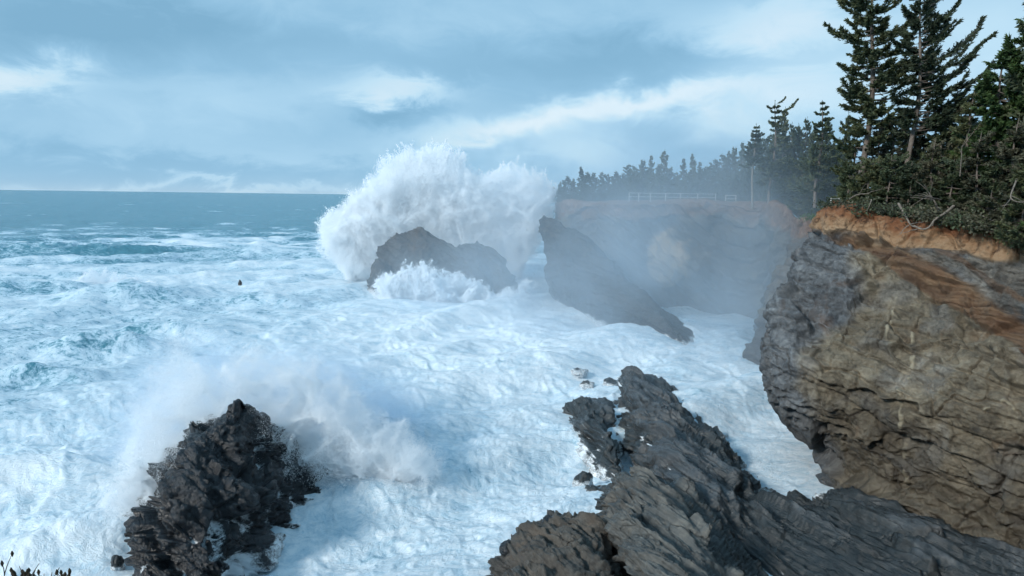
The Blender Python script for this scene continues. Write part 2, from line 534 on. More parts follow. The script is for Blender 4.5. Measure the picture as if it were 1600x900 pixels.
def leaf_mat(name, c1, c2, c3):
    m, t = new_mat(name)
    oi = t.n('ShaderNodeObjectInfo').outputs['Random']
    p = t.n('ShaderNodeTexCoord').outputs['Object']
    n = t.noise(p, .9, 4, .6)
    n2 = t.noise(p, 5, 3, .6)
    f = t.m('ADD', t.m('MULTIPLY', n, .7), t.m('ADD', t.m('MULTIPLY', n2, .4), t.m('MULTIPLY', t.m('SUBTRACT', oi, .5), .25)))
    col = t.ramp(f, [(.38, c1), (.55, c2), (.75, c3)])
    b = t.n('ShaderNodeBsdfPrincipled', {'Base Color': col, 'Roughness': .7})
    tr = t.n('ShaderNodeBsdfTranslucent', {'Color': col})
    mx = t.n('ShaderNodeMixShader', {0: .2, 1: b, 2: tr})
    t.n('ShaderNodeOutputMaterial', {'Surface': mx})
leaf_mat('needles', (.034, .050, .030), (.066, .092, .046), (.125, .135, .06))
leaf_mat('needles_green', (.025, .055, .018), (.06, .11, .03), (.11, .16, .05))

leaf_mat('needles_dull', (.038, .046, .032), (.075, .084, .052), (.13, .12, .075))

def spray_mat():
    m, t = new_mat('spray_droplets')
    d = t.n('ShaderNodeBsdfDiffuse', {'Color': (.935, .97, .995)})
    tr = t.n('ShaderNodeBsdfTranslucent', {'Color': (.935, .97, .995)})
    mx = t.n('ShaderNodeMixShader', {0: .08, 1: d, 2: tr})
    t.n('ShaderNodeOutputMaterial', {'Surface': mx})
spray_mat()

# ------------------------------------------------------------------ the sea
HUMPS = []   # (px, py, along, across, height, angle, foam change) single swells one can see
def build_sea():
    na, nr1, nr2 = 820, 540, 110
    ang = np.linspace(R(-54), R(54), na)
    r = np.concatenate([np.linspace(7, 24, 10)[:-1], np.geomspace(24, 420, nr1), np.geomspace(420, 60000, nr2 + 1)[1:]])
    A, Rr = np.meshgrid(ang, r)
    x = (Rr * np.sin(A)).ravel(); y = (Rr * np.cos(A)).ravel()
    p = np.stack([x, y, np.zeros_like(x)], 1)
    d = np.hypot(x, y)
    fade = np.clip(1 - (d - 250) / 900, 0.0, 1)
    # swell coming in from the upper left
    sw = np.array([0.45, -0.89])
    s = x * sw[0] + y * sw[1]
    wob = fbm(p * [.012, .012, 0] + 3.3, 3) * 14
    z = 0.75 * np.sin((s + wob) / 34 * 2 * math.pi) * np.clip(fade, .15, 1)
    z += 0.45 * np.sin((s * .9 + x * .3 + wob * 1.4) / 17 * 2 * math.pi) * fade
    ch = fbm(np.stack([x * .09, y * .09, 0 * x + 1.7], 1), 3)
    z += 0.9 * ch * fade
    near = np.clip(1 - (d - 90) / 200, 0, 1)
    bil = ridge(np.stack([x * .28 + 2 * ch, y * .28, 0 * x + 4.2], 1), 4, .55)
    z += 0.20 * bil * near
    bil2 = ridge(np.stack([x * 1.1, y * 1.1 + ch * 2, 0 * x + 8.2], 1), 3, .6)
    z += 0.06 * bil2 * np.clip(1 - (d - 50) / 80, 0, 1)
    # foam coverage
    cove = np.exp(-(((x - 5) / 62) ** 2 + ((y - 95) / 120) ** 2))
    foam = sstep(d, 720, 190) * 0.66 + 0.22 * cove
    foam += 0.16 * fbm(np.stack([x * .02, y * .012, 0 * x + 5.5], 1), 3)
    foam -= 0.03 * sstep(-x, 20, 120) * sstep(d, 420, 120)
    lines = np.sin((s + wob) / 34 * 2 * math.pi + .6)
    foam += 0.09 * lines * sstep(d, 80, 250)
    caps = ridge(np.stack([x * .011, y * .03, 0 * x + 2.2], 1), 3)
    foam += np.where(d > 300, .33 * sstep(caps, 1.05, 1.5), 0) * sstep(d, 6000, 700)
    foam = np.where(d > 430, foam * np.clip(1.25 - d / 5000, .3, 1), foam)
    # single swells and breakers seen in the photograph
    for (px, py, la, lc, h, an, df) in HUMPS:
        c = P(px, py, 0)
        m = np.hypot(x - c[0], y - c[1]) < 3.2 * max(la, lc * 2)
        xm, ym = x[m], y[m]
        dx, dy = xm - c[0], ym - c[1]
        u = dx * math.cos(an) + dy * math.sin(an)
        v = -dx * math.sin(an) + dy * math.cos(an)
        v = v + 0.8 * fbm(np.stack([u * .15, v * .1, 0 * u + px], 1), 3)
        g = np.exp(-(u / la) ** 2)
        prof = np.where(v > 0, np.exp(-(v / (lc * 1.5)) ** 2), np.exp(-(v / lc) ** 2))
        z[m] += h * g * prof * (1 + .25 * fbm(np.stack([xm * .3, ym * .3, 0 * u], 1), 3))
        foam[m] += df * g * np.exp(-((v + lc * .55) / lc) ** 2)
    calm = sstep(np.hypot((x - 24) / 14, (y - 50) / 16), .6, 1.3)
    z *= .25 + .75 * calm
    z -= .15 * (1 - calm)
    # gentle curvature is ignored; keep the far sea flat
    z *= np.clip(1 - (d - 2000) / 8000, 0, 1)
    v = np.stack([x, y, z], 1)
    o = mesh_obj('sea', v, grid_faces(len(r), na)[:, ::-1], MATS['sea_water'], attrs={'foam': np.clip(foam, 0, 1.15)})
    tag(o, 'foam streaked blue sea running out to the horizon', kind='structure')
HUMPS += [(180, 548, 9, 1.6, 2.8, R(12), -.15), (60, 592, 6, 1.5, 1.6, R(10), -.10), (240, 530, 6, 1.3, 1.6, R(5), -.13),
          (30, 455, 30, 4, 2.0, R(6), -.18), (190, 470, 14, 5, 2.6, R(2), -.15), (40, 395, 50, 8, 2.0, R(3), -.1), (260, 395, 60, 7, 1.6, R(0), -.15),
          (610, 700, 5, 3, 1.8, R(-20), -.25), (60, 760, 6, 3, 1.2, R(25), .1), (110, 850, 5, 2.4, 1.2, R(30), .15), (450, 470, 14, 4, 1.4, R(0), -.1)]
build_sea()

# ------------------------------------------------------------------ rocks
def rock(name, sections, nr, nc, mat, disp, label, cat='rock', group=None, foam=None, parent=None):
    G = loft(sections, nr, nc)
    N = gnormals(G)
    p = G.reshape(-1, 3); n = N.reshape(-1, 3)
    # displacement grows only where the surface is well above the waterline grid edge
    dv = disp(p)
    q = p + n * dv[:, None]
    G2 = q.reshape(nr, nc, 3)
    n2 = gnormals(G2).reshape(-1, 3)
    dv = (dv - dv.mean()) / (dv.std() + 1e-6)
    at = {'foam': (foam(q, n2, dv) if foam.__code__.co_argcount == 3 else foam(q, n2)) if foam else np.zeros(len(q))}
    o = mesh_obj(name, q, grid_faces(nr, nc), mat, parent, attrs=at)
    if label: tag(o, label, cat, group)
    return o

def wash(p, n, amt=0.0, zs=1.2):
    f = 0.62 * sstep(p[:, 2] + .8 * fbm(p * .5, 3), zs, 0.0)
    f += amt * sstep(n[:, 2], .55, .95) * (0.6 + 0.9 * fbm(p * np.array([.3, .3, .3]), 3))
    rill = ridge(np.stack([p @ BN * 1.2, p @ STRIKE * .25, p @ DIPV * .25], 1) + 3, 2)
    f += amt * .9 * sstep(rill, .9, 1.4)
    return f

def skirt(sections, depth=2.5):
    """add a sunken rim on both sides of every section so the rock goes on below the water"""
    out = []
    for s in sections:
        a, b = s[0].copy(), s[-1].copy()
        ca = s[1] - s[0]; cb = s[-2] - s[-1]
        a2 = a - np.array([ca[0], ca[1], 0]) * .6; a2[2] = a[2] - depth
        b2 = b - np.array([cb[0], cb[1], 0]) * .6; b2[2] = b[2] - depth
        out.append([a2] + list(s) + [b2])
    return out
def cap_back(sec, d, drop):
    """a further section behind sec, sunk below the water"""
    return [np.array([v[0] + d[0], v[1] + d[1], min(v[2], 1.0) - drop]) for v in sec]

def front_rock():
    S = [[(225, 925, -.3), (250, 915, .6), (300, 918, .6), (335, 918, .2), (355, 915, -.3)],
         [(213, 868, -.2), (232, 838, 2.0), (290, 860, 2.2), (355, 875, 1.2), (408, 872, -.2)],
         [(212, 825, -.2), (234, 795, 3.4), (300, 800, 3.8), (380, 812, 2.5), (450, 812, -.1)],
         [(232, 780, .2), (262, 735, 5.0), (325, 748, 5.0), (408, 762, 3.6), (492, 782, -.1)],
         [(258, 735, 1.2), (286, 690, 6.2), (345, 704, 6.0), (425, 722, 3.6), (510, 748, -.2)],
         [(295, 705, 2.2), (334, 668, 6.8), (382, 655, 7.3), (442, 688, 4.4), (520, 714, .3)],
         [(325, 675, 3.4), (355, 650, 7.0), (380, 629, 8.2), (404, 658, 5.9), (470, 694, 1.6)]]
    S = [[P(*q) for q in s] for s in S]
    b = cap_back(S[-1], (-1.0, 3.5), .6); b2 = cap_back(S[-1], (-2.0, 7.5), 3.0)
    S = skirt([cap_back(S[0], (.8, -2.5), 1.0)] + S + [b, b2])
    def disp(p):
        d = strata(p, .8, .34, 2.0) + strata(p, .3, .10, 5.0)
        b = bed_coords(p) + .5 * fbm(p * .5, 3)[:, None]
        fa, fe = facets(b * np.array([.42, .26, .30]), 3, 1.2)
        d += .95 * fa * sstep(fe, 0, .04)
        fa, fe = facets(b * np.array([.95, .6, .7]), 8, 1.0)
        d += .5 * fa * sstep(fe, 0, .05)
        f1, f2, idv = cells(b * np.array([1.0, .38, .5]), 3)
        d += (idv - .5) * .25 * sstep(f2 - f1, .0, .07)
        f1, f2, idv = cells(b * np.array([2.6, 1.0, 1.3]), 9)
        d += (idv - .5) * .34 * sstep(f2 - f1, .0, .06)
        return d * (1 - .72 * sstep(p[:, 2], 4.5, 7.5)) + .35 * fbm(p * .4, 3) + .08 * fbm(p * 2.5, 4)
    rock('sea_rock', S, 300, 260, MATS['wet_rock'], disp, 'jagged black wet rock in the surf with spray breaking behind its peak',
         foam=lambda p, n, d: wash(p, n, .15, .6) + .66 * sstep(d, -.1, -1.2) * (.35 + .65 * sstep(proj(p) @ np.array([.9, .6]), 640, 800)) * sstep(fbm(p * .35 + 7, 3), -.35, .25))
front_rock()

def mid_rock():
    # crest line seen against the plume, front foot hidden by foam
    cr = [(582, 428, 168), (594, 390, 168), (612, 374, 168), (640, 363, 167), (664, 359, 166), (692, 374, 165), (720, 388, 164), (745, 381, 163),
          (766, 385, 162), (786, 406, 160), (800, 430, 159), (804, 445, 158)]
    S = []
    for i, (x, y, D) in enumerate(cr):
        c = PD(x, y, D)
        h = c[2]
        sh = 1 + .2 * math.sin(i * 2.1)
        f = W(c[0] * .96 + (2 if i > 6 else 0), D - 11 * sh, -1.5); fm = W(c[0] * .985, D - 5.5 * sh, h * .55)
        ft = W(c[0], D - 1.6, h * .93)
        bk = W(c[0] * 1.0, D + 5, h * .6); bb = W(c[0], D + 13, -2)
        S.append([f, fm, ft, c, bk, bb])
    a0 = [q + np.array([-4, 0, 0]) for q in S[0]]; a1 = [q + np.array([4, 0, 0]) for q in S[-1]]
    for q in a0 + a1: q[2] = min(q[2], .5) - 2
    S = [a0] + S + [a1]
    def disp(p):
        return strata(p, 1.6, 1.0, 4.0) + strata(p, .6, .35, 8.) + .7 * fbm(p * .2, 3) + .3 * fbm(p * .8, 3)
    rock('sea_rock', S, 200, 110, MATS['far_rock'], disp, 'grey hump backed sea rock in front of the tall white plume',
         foam=lambda p, n: wash(p, n, .05, 2.0))
mid_rock()

def slab_far():
    # tilted slab that ends the far headland: high point on the left, low tail to the right
    top = [(846, 342, 139), (868, 350, 137), (905, 366, 134), (945, 400, 130), (985, 445, 124), (1020, 482, 118), (1045, 508, 113), (1064, 532, 108)]
    foot = [(858, 468), (878, 478), (905, 492), (945, 508), (985, 520), (1020, 527), (1045, 532), (1066, 536)]
    S = []
    for (x, y, D), (fx, fy) in zip(top, foot):
        c = PD(x, y, D); f = P(fx, fy, -.3)
        m1 = f * .65 + c * .35; m2 = f * .3 + c * .7
        m1[2] += .8; m2[2] += .5
        fb = f + np.array([-1, -2.5, -2]);
        bk = c + np.array([3.5, 6, -min(5, c[2] * .4)]); bb = c + np.array([7, 14, 0]); bb[2] = -2
        S.append([fb, f, m1, m2, c, bk, bb])
    l = [q + np.array([1.5, 6, 0]) for q in S[0]]; l = [np.array([q[0], q[1], q[2] * .75 - 1]) for q in l]
    l2 = [np.array([q[0] + 3, q[1] + 8, -2.0]) for q in l]
    e = [np.array([q[0] + 2, q[1] - 2, -2.0]) for q in S[-1]]
    S = [l2, l] + S + [e]
    def disp(p):
        k = np.clip(p[:, 2] / 4 + .3, .15, 1)
        return (strata(p, 1.5, .9, 14.0) + strata(p, .5, .3, 18.) + .6 * fbm(p * .2, 3) + .25 * fbm(p * .8, 3)) * k
    rock('sea_rock', S, 220, 120, MATS['far_rock'], disp, 'hazy tilted slab with a sharp left point at the foot of the far cliff',
         foam=lambda p, n: wash(p, n, .0, 1.0))
slab_far()

def ledges():
    def d_ledge(sd, k=1.0):
        def disp(p):
            b = bed_coords(p)
            d = strata(p, .7, .42, sd) + strata(p, .22, .08, sd + 4)
            fa, fe = facets(np.stack([b[:, 0] * .5, b[:, 1] * .09, b[:, 2] * .33], 1) + .12 * fbm(p * .3, 2)[:, None], int(sd) + 5, 1.1)
            d += .75 * fa * sstep(fe, 0, .04)
            # long grooves running with the beds
            g = ridge(np.stack([b[:, 0] * 1.1, b[:, 1] * .10, b[:, 2] * .30], 1) + sd, 3)
            d += .09 * g
            sw = b[:, 2] / 1.5 + .5 * fbm(np.stack([b[:, 1] * .035, b[:, 2] * .2, b[:, 0] * .2], 1) + sd, 3)
            fr = sw - np.floor(sw)
            d += .5 * (fr * sstep(fr, 1.0, .94) - .45)
            sw = b[:, 2] / .5 + .4 * fbm(np.stack([b[:, 1] * .05, b[:, 2] * .4, b[:, 0] * .4], 1) + sd + 5, 2)
            fr = sw - np.floor(sw)
            d += .07 * (fr * sstep(fr, 1.0, .88) - .45)
            f1, f2, idv = cells(np.stack([b[:, 0] * 1.2, b[:, 1] * .13, b[:, 2] * .6], 1), int(sd))
            d += (idv - .5) * .5 * sstep(f2 - f1, .0, .07)
            f1, f2, idv = cells(np.stack([b[:, 0] * 3.2, b[:, 1] * .22, b[:, 2] * 1.8], 1), int(sd) + 2)
            d += (idv - .5) * .16 * sstep(f2 - f1, .0, .08)
            return k * (d + .3 * fbm(p * .3, 3) + .05 * fbm(p * 2.5, 4))
        return disp
    A = [[(978, 592, -.3), (984, 580, 2.4), (991, 581, 2.4), (1000, 589, 1.4), (1006, 595, -.3)],
         [(957, 632, -.2), (977, 612, 2.7), (1000, 603, 3.1), (1035, 606, 2.0), (1052, 614, -.3)],
         [(963, 668, -.2), (990, 650, 2.7), (1030, 640, 3.2), (1075, 646, 2.1), (1098, 657, -.3)],
         [(984, 708, -.1), (1010, 690, 2.6), (1062, 680, 3.3), (1120, 700, 1.9), (1142, 708, -.3)],
         [(1008, 745, .4), (1035, 727, 3.0), (1090, 720, 3.4), (1160, 745, 1.9), (1180, 757, -.3)],
         [(1040, 795, .8), (1070, 775, 3.3), (1130, 768, 2.6), (1190, 780, 1.0), (1230, 780, -.3)],
         [(1085, 850, .2), (1130, 830, 1.9), (1190, 815, 1.7), (1280, 785, 1.7), (1335, 760, 1.9)],
         [(1150, 905, .0), (1200, 880, 1.3), (1270, 850, 1.4), (1370, 830, 1.9), (1440, 800, 2.4)],
         [(1250, 970, .0), (1310, 945, 1.2), (1380, 910, 1.4), (1470, 885, 2.0), (1560, 845, 2.6)],
         [(1380, 1060, .0), (1450, 1030, 1.2), (1520, 990, 1.6), (1600, 960, 2.4), (1680, 920, 2.4)]]
    A = [[P(*q) for q in s] for s in A]
    A = skirt([cap_back(A[0], (-.6, 3), 1.5)] + A)
    def foamA(p, n):
        f = wash(p, n, .06, .8)
        # water left standing in the long joint of the slab
        a, b = P(1002, 682, 2.6), P(1050, 738, 3.0)
        ab = b - a; t = np.clip(((p - a) @ ab) / (ab @ ab), 0, 1)
        dist = np.linalg.norm(p - (a + t[:, None] * ab), axis=1)
        f += .75 * sstep(dist + .25 * fbm(p * .9, 2), .55, .1)
        f += .35 * sstep(ridge(np.stack([p @ BN * .9, p @ STRIKE * .12, p @ DIPV * .3], 1) + 8, 2), 1.05, 1.4) * sstep(p[:, 1], 52, 60)
        return f
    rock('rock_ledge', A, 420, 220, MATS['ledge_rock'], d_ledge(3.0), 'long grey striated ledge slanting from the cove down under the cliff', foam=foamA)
    B = [[(895, 640, -.3), (908, 632, .9), (925, 625, 1.5), (945, 632, 1.2), (953, 646, -.3)],
         [(874, 655, -.3), (890, 643, 1.4), (925, 640, 2.2), (948, 655, 1.6), (957, 670, -.5)],
         [(888, 692, -.3), (905, 676, 1.4), (940, 675, 2.2), (955, 692, 1.3), (966, 708, -.5)],
         [(924, 722, -.3), (937, 712, 1.0), (955, 712, 1.4), (964, 722, .8), (972, 735, -.5)]]
    B = [[P(*q) for q in s] for s in B]
    B = skirt([cap_back(B[0], (0, 3), 1.5)] + B + [cap_back(B[-1], (1, -3), 1.5)])
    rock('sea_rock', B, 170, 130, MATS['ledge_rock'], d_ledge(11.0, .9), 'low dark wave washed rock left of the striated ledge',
         foam=lambda p, n: wash(p, n, .45, 1.1))
    C = [[(972, 756, 2.0), (986, 738, 4.0), (1003, 736, 4.2), (1030, 752, 3.4), (1052, 772, 1.4)],
         [(947, 795, -.2), (957, 768, 4.1), (1000, 758, 5.0), (1060, 785, 4.0), (1110, 810, 1.4)],
         [(946, 840, -.2), (957, 803, 4.3), (1010, 797, 5.3), (1090, 835, 4.3), (1160, 868, 1.4)],
         [(952, 886, -.2), (966, 846, 4.6), (1030, 842, 5.6), (1120, 885, 4.4), (1200, 925, 1.4)],
         [(968, 945, -.2), (986, 902, 4.8), (1060, 902, 5.8), (1160, 945, 4.5), (1260, 990, 1.4)],
         [(1000, 1025, -.2), (1020, 985, 5.0), (1100, 985, 6.0), (1220, 1030, 4.6), (1340, 1080, 1.4)]]
    C = [[P(*q) for q in s] for s in C]
    C = skirt([cap_back(C[0], (-1, 3), 1.5)] + C)
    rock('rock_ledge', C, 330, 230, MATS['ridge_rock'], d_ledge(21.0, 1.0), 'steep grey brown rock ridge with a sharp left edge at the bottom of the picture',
         foam=lambda p, n: wash(p, n, .0, .5))
    D = [[(800, 858, -.3), (830, 832, 1.0), (870, 822, 1.3), (905, 818, 1.3), (950, 840, -.3)],
         [(778, 888, -.3), (805, 848, 2.5), (860, 822, 3.2), (915, 815, 3.5), (956, 848, 1.5)],
         [(770, 918, -.3), (795, 868, 2.8), (860, 845, 3.8), (920, 840, 3.8), (965, 880, 1.5)],
         [(765, 955, -.3), (795, 902, 3.0), (860, 885, 4.2), (930, 880, 4.0), (980, 925, 1.5)],
         [(770, 1015, -.3), (800, 960, 3.3), (870, 950, 4.4), (940, 950, 4.2), (1000, 1000, 1.5)]]
    D = [[P(*q) for q in s] for s in D]
    D = skirt([cap_back(D[0], (0, 2), 1.5)] + D)
    def disp_d(p):
        f1, f2, idv = cells(p * .9 + .3 * fbm(p, 2)[:, None], 5)
        return d_ledge(31.0, .8)(p) + (idv - .5) * .55 * sstep(f2 - f1, .02, .2)
    rock('rock_ledge', D, 260, 200, MATS['clump_rock'], disp_d, 'knobbly brownish rock clump at the bottom edge beside the steep ridge',
         foam=lambda p, n: wash(p, n, .0, .5))
    # small separate stones in the wash
    def stone(px, py, w, h, label, sd, z0=-.3, mat='ledge_rock', group=None):
        c = P(px, py, 0)
        nu, nv = 36, 20
        u = np.linspace(0, 2 * np.pi, nu); v = np.linspace(.02, np.pi * .98, nv)
        U, V = np.meshgrid(u, v)
        q = np.stack([np.cos(U) * np.sin(V), np.sin(U) * np.sin(V), np.cos(V)], 2).reshape(-1, 3)
        k = 1 + .35 * fbm(q * 1.3 + sd, 3)
        d = np.where(np.abs(q[:, :1]) > -1, 1, 1) * q * k[:, None] * np.array([w / 2, w / 2 * .8, h])
        a = -.6 + sd
        rot = np.array([[math.cos(a), -math.sin(a), 0], [math.sin(a), math.cos(a), 0], [0, 0, 1]])
        d = d @ rot.T + c + np.array([0, 0, z0])
        d += (strata(d, .3, .12, sd))[:, None] * q
        # close the seam exactly
        G = d.reshape(nv, nu, 3); G[:, -1] = G[:, 0]
        p = G.reshape(-1, 3)
        o = mesh_obj('sea_rock', p, grid_faces(nv, nu), MATS[mat], attrs={'foam': .62 * sstep(p[:, 2] + .2 * fbm(p, 2), .35, .1)})
        tag(o, label, 'rock', group)
    stone(912, 750, 1.9, .9, 'small dark rock awash just left of the steep ridge top', 1.2)
    stone(925, 768, 1.6, .7, 'small rock beside the water, nearest below the low washed rock', 2.7)
    stone(918, 600, 1.8, .7, 'small dark rock awash, farthest of those above the low washed rock', 3.9)
    stone(955, 598, 2.6, .8, 'small flat rock awash left of the pointed ledge tip', 4.4)
    stone(905, 578, 3.0, .5, 'thin rock barely showing in the foam above the small rocks', 5.1)
    stone(183, 886, .9, .55, 'small round grey stone in the foam left of the black rock', 6.2, z0=.1)
    stone(956, 772, 2.0, 1.1, 'wet grey rock stuck in the gap between ledge and steep ridge', 7.7)
    stone(375, 447, 1.3, 1.7, 'tiny dark rock tip poking through distant foam left of the plume', 8.8, mat='far_rock')
    stone(1203, 772, 1.6, .5, 'small wet rock at the landward corner of the cove', 9.3)
    # dark boulders sitting on the clump's seaward edge
    def boulder(px, py, z, w, label, sd):
        c = P(px, py, z)
        nu, nv = 30, 18
        u = np.linspace(0, 2 * np.pi, nu); v = np.linspace(.02, np.pi * .98, nv)
        U, V = np.meshgrid(u, v)
        q = np.stack([np.cos(U) * np.sin(V), np.sin(U) * np.sin(V), np.cos(V)], 2).reshape(-1, 3)
        k = 1 + .3 * fbm(q * 1.2 + sd, 3)
        G = (q * k[:, None] * w / 2 + c).reshape(nv, nu, 3); G[:, -1] = G[:, 0]
        p = G.reshape(-1, 3)
        o = mesh_obj('boulder', p, grid_faces(nv, nu), MATS['wet_rock'], attrs={'foam': np.zeros(len(p))})
        tag(o, label, 'boulder')
    boulder(794, 858, 2.6, 1.0, 'dark boulder, lowest of three on the left rim of the knobbly clump', 1.1)
    boulder(828, 835, 2.7, 1.3, 'dark boulder, middle of three on the left rim of the knobbly clump', 2.2)
    boulder(857, 818, 3.2, .9, 'dark pointed boulder, highest of three on the rim of the knobbly clump', 3.3)
ledges()

# ------------------------------------------------------------------ near cliff
RIM = []          # cliff-top edge, for the plateau
def near_cliff():
    cols = [
        [(1297, 327, 61), (1275, 361, 61), (1262, 400, 60), (1240, 445, 59), (1208, 500, 58), (1192, 560, 57), (1184, 600, 57), (1224, 652, 58), (1288, 718, 58.5), (1298, 750, 58.5)],
        [(1340, 332, 59), (1332, 366, 58.5), (1320, 402, 57.5), (1298, 450, 56.5), (1272, 510, 55), (1252, 575, 54), (1250, 640, 54), (1290, 690, 55), (1320, 750, 55.5), (1335, 792, 55)],
        [(1400, 337, 57), (1395, 378, 56), (1385, 420, 55), (1370, 480, 53.2), (1350, 540, 52), (1340, 600, 51), (1340, 665, 51), (1352, 722, 51.5), (1372, 785, 51.5), (1392, 838, 50)],
        [(1470, 345, 54), (1468, 388, 53), (1465, 430, 52), (1460, 490, 50.5), (1450, 550, 49), (1442, 610, 48), (1440, 672, 47.5), (1445, 735, 47.5), (1452, 805, 47), (1472, 880, 45)],
        [(1540, 358, 51), (1540, 398, 50), (1540, 440, 49), (1540, 500, 47.5), (1540, 560, 46), (1540, 622, 45), (1540, 690, 44.5), (1540, 762, 44), (1546, 842, 43.5), (1562, 935, 41)],
        [(1620, 378, 48), (1620, 412, 47), (1620, 455, 46), (1620, 520, 44.5), (1620, 582, 43.5), (1620, 650, 42.5), (1620, 722, 42), (1620, 800, 41.5), (1622, 885, 41), (1632, 985, 38)],
        [(1760, 390, 43), (1760, 440, 42), (1760, 490, 41), (1760, 550, 40), (1760, 620, 39), (1760, 690, 38), (1760, 770, 37.5), (1760, 850, 37), (1760, 950, 36), (1770, 1060, 34)],
        [(2050, 430, 34), (2050, 480, 33.5), (2050, 540, 33), (2050, 610, 32), (2050, 690, 31), (2050, 770, 30), (2050, 860, 29.5), (2050, 960, 29), (2050, 1080, 28.5), (2060, 1200, 27)]]
    S = [[PN(*q) for q in c] for c in cols]
    for c in S:
        c[-1][2] = min(c[-1][2], -1.5)
    tip = S[0]
    b1 = [q + np.array([2.5, 5.0, 0]) for q in tip]
    b2 = [q + np.array([7.5 - .25 * i, 13.0, 0]) for i, q in enumerate(tip)]
    b3 = [q + np.array([16 - .4 * i, 24.0, 0]) for i, q in enumerate(tip)]
    S = [b3, b2, b1] + S
    nr, nc = 560, 420
    rows = len(S[0])
    for s in S: RIM.append(s[0].copy())
    full = []
    for s in S:
        inn = s[0] + np.array([2.2, 1.5, .15])     # a strip of plateau behind the edge
        full.append([inn] + s)
    G = loft(full, nr, nc)
    N = -gnormals(G)
    p = G.reshape(-1, 3); n = N.reshape(-1, 3)
    # facing sign: outward = towards camera / sea
    sgn = np.sign(np.median(np.sum(n * (np.array([0, 0, CAM_Z]) - p), 1)))
    n = n * sgn
    vv = np.tile(np.linspace(0, rows, nc), nr)       # 0 inner,1 rim,2 soil foot,3...
    uu = np.repeat(np.linspace(0, len(S) - 1, nr), nc)
    wv = .25 * fbm(p * .25, 4)
    uvs = proj(p)
    sb = np.interp(uvs[:, 0], [1270, 1300, 1380, 1400, 1450, 1500, 1600, 1900], [360, 366, 372, 392, 388, 393, 404, 470])
    soil = sstep(uvs[:, 1] + 6 * fbm(p * .5, 4), sb + 3, sb - 3) * sstep(vv, 4.0, 3.0)
    rockm = 1 - soil
    # features of the face where the photograph shows them
    uv = proj(p)
    wob = np.stack([fbm(p * .6 + 11, 3), fbm(p * .6 + 19, 3)], 1)
    uw = uv + 5 * wob
    lo_y = np.interp(uw[:, 0], [1320, 1395, 1470, 1530, 1600, 1900], [374, 420, 470, 507, 548, 720])
    hi_y = np.interp(uw[:, 0], [1320, 1395, 1480, 1540, 1600, 1900], [366, 386, 424, 468, 508, 660])
    redbed = sstep(uw[:, 1], lo_y + 3, lo_y - 3) * sstep(uw[:, 1], hi_y - 12, hi_y + 8) * rockm * sstep(uu, 3.2, 3.8) * (.8 + .2 * sstep(fbm(p * .5 + 88, 3), -.3, .3))
    redbed = np.maximum(redbed, .6 * sstep(np.abs(uw[:, 1] - hi_y + 34 + 6 * wob[:, 0]), 9, 3) * rockm * sstep(uw[:, 0], 1430, 1480))
    upper = sstep(uw[:, 1], hi_y + 5, hi_y - 5) * rockm * sstep(uw[:, 0], 1390, 1420)
    grey = sstep(uu + .35 * fbm(p * .3 + 5, 3) + .10 * (vv - 3), 4.75, 4.2) * (1 - redbed)
    grey += .5 * upper
    grey += .35 * sstep(fbm(p * .35 + 9, 3), .1, .5) * (1 - redbed)
    # displacement
    big = .7 * fbm(p * .13 + 2, 2)
    f1, f2, idv = cells(p * np.array([.42, .42, .55]) + .45 * fbm(p * .4, 3)[:, None], 1)
    wq = .25 * np.stack([fbm(p * .4 + 1, 2), fbm(p * .4 + 5, 2), fbm(p * .4 + 9, 2)], 1)
    fa, fe = facets(bed_coords(p) * np.array([.34, .16, .22]) + wq, 2, 1.1)
    blocks = fa * 1.25 * sstep(fe, 0, .04)
    fa, fe = facets(bed_coords(p) * np.array([.9, .4, .5]) + wq * 1.5, 12, .9)
    blocks += fa * .34 * sstep(fe, 0, .05)
    bb = bed_coords(p) + .35 * fbm(p * .5 + 2, 3)[:, None]
    f1, f2, idv = cells(bb * np.array([1.1, .45, .6]), 4)
    blocks += (idv - .5) * .30 * sstep(f2 - f1, 0, .06)
    f1, f2, idv = cells(bb * np.array([2.6, 1.3, 1.6]), 6)
    blocks += (idv - .5) * .12 * sstep(f2 - f1, 0, .07)
    q = p + .8 * np.stack([fbm(p * .5 + 3, 2), fbm(p * .5 + 8, 2), fbm(p * .5 + 15, 2)], 1)
    lump = .14 * ridge(q * .55, 4, .55) + .09 * fbm(p * 1.8, 4)
    hollows = -.55 * sstep(fbm(q * .33 + 21, 3), .28, .6)
    crackn = np.abs(perlin(q * .30 + 40)) + .35 * np.abs(perlin(q * .9 + 70))
    crack = .8 * sstep(crackn, .04, .010) * rockm
    big_crack = np.zeros(len(p))
    for wd, ln in [(2.2, [(1396, 474), (1386, 500), (1372, 545)]), (1.8, [(1456, 460), (1440, 488), (1425, 522)]),
                   (3.2, [(1482, 846), (1490, 822), (1522, 802), (1545, 782), (1560, 742), (1592, 756), (1640, 770)]), (2.6, [(1400, 765), (1440, 802), (1490, 828), (1545, 826), (1620, 806)]),
                   (3.0, [(1392, 790), (1440, 832), (1490, 868), (1540, 915)]), (2.0, [(1470, 835), (1510, 838), (1545, 862)]), (2.4, [(1370, 690), (1388, 740), (1412, 790)]),
                   (1.6, [(1330, 652), (1362, 640), (1372, 662)]), (1.6, [(1505, 520), (1490, 545), (1478, 560)]), (1.8, [(1540, 560), (1520, 585), (1500, 610)]), (1.5, [(1340, 440), (1330, 480), (1318, 540)]),
                   (1.6, [(1590, 700), (1570, 735), (1560, 742)]), (2.0, [(1420, 640), (1470, 700), (1510, 745)])]:
        big_crack = np.maximum(big_crack, sstep(polydist(uv + 6.0 * wob, ln), wd * .95, wd * .2) * sstep(fbm(p * .8 + 3, 2), -.55, .1))
    crack = np.maximum(crack, big_crack) * rockm
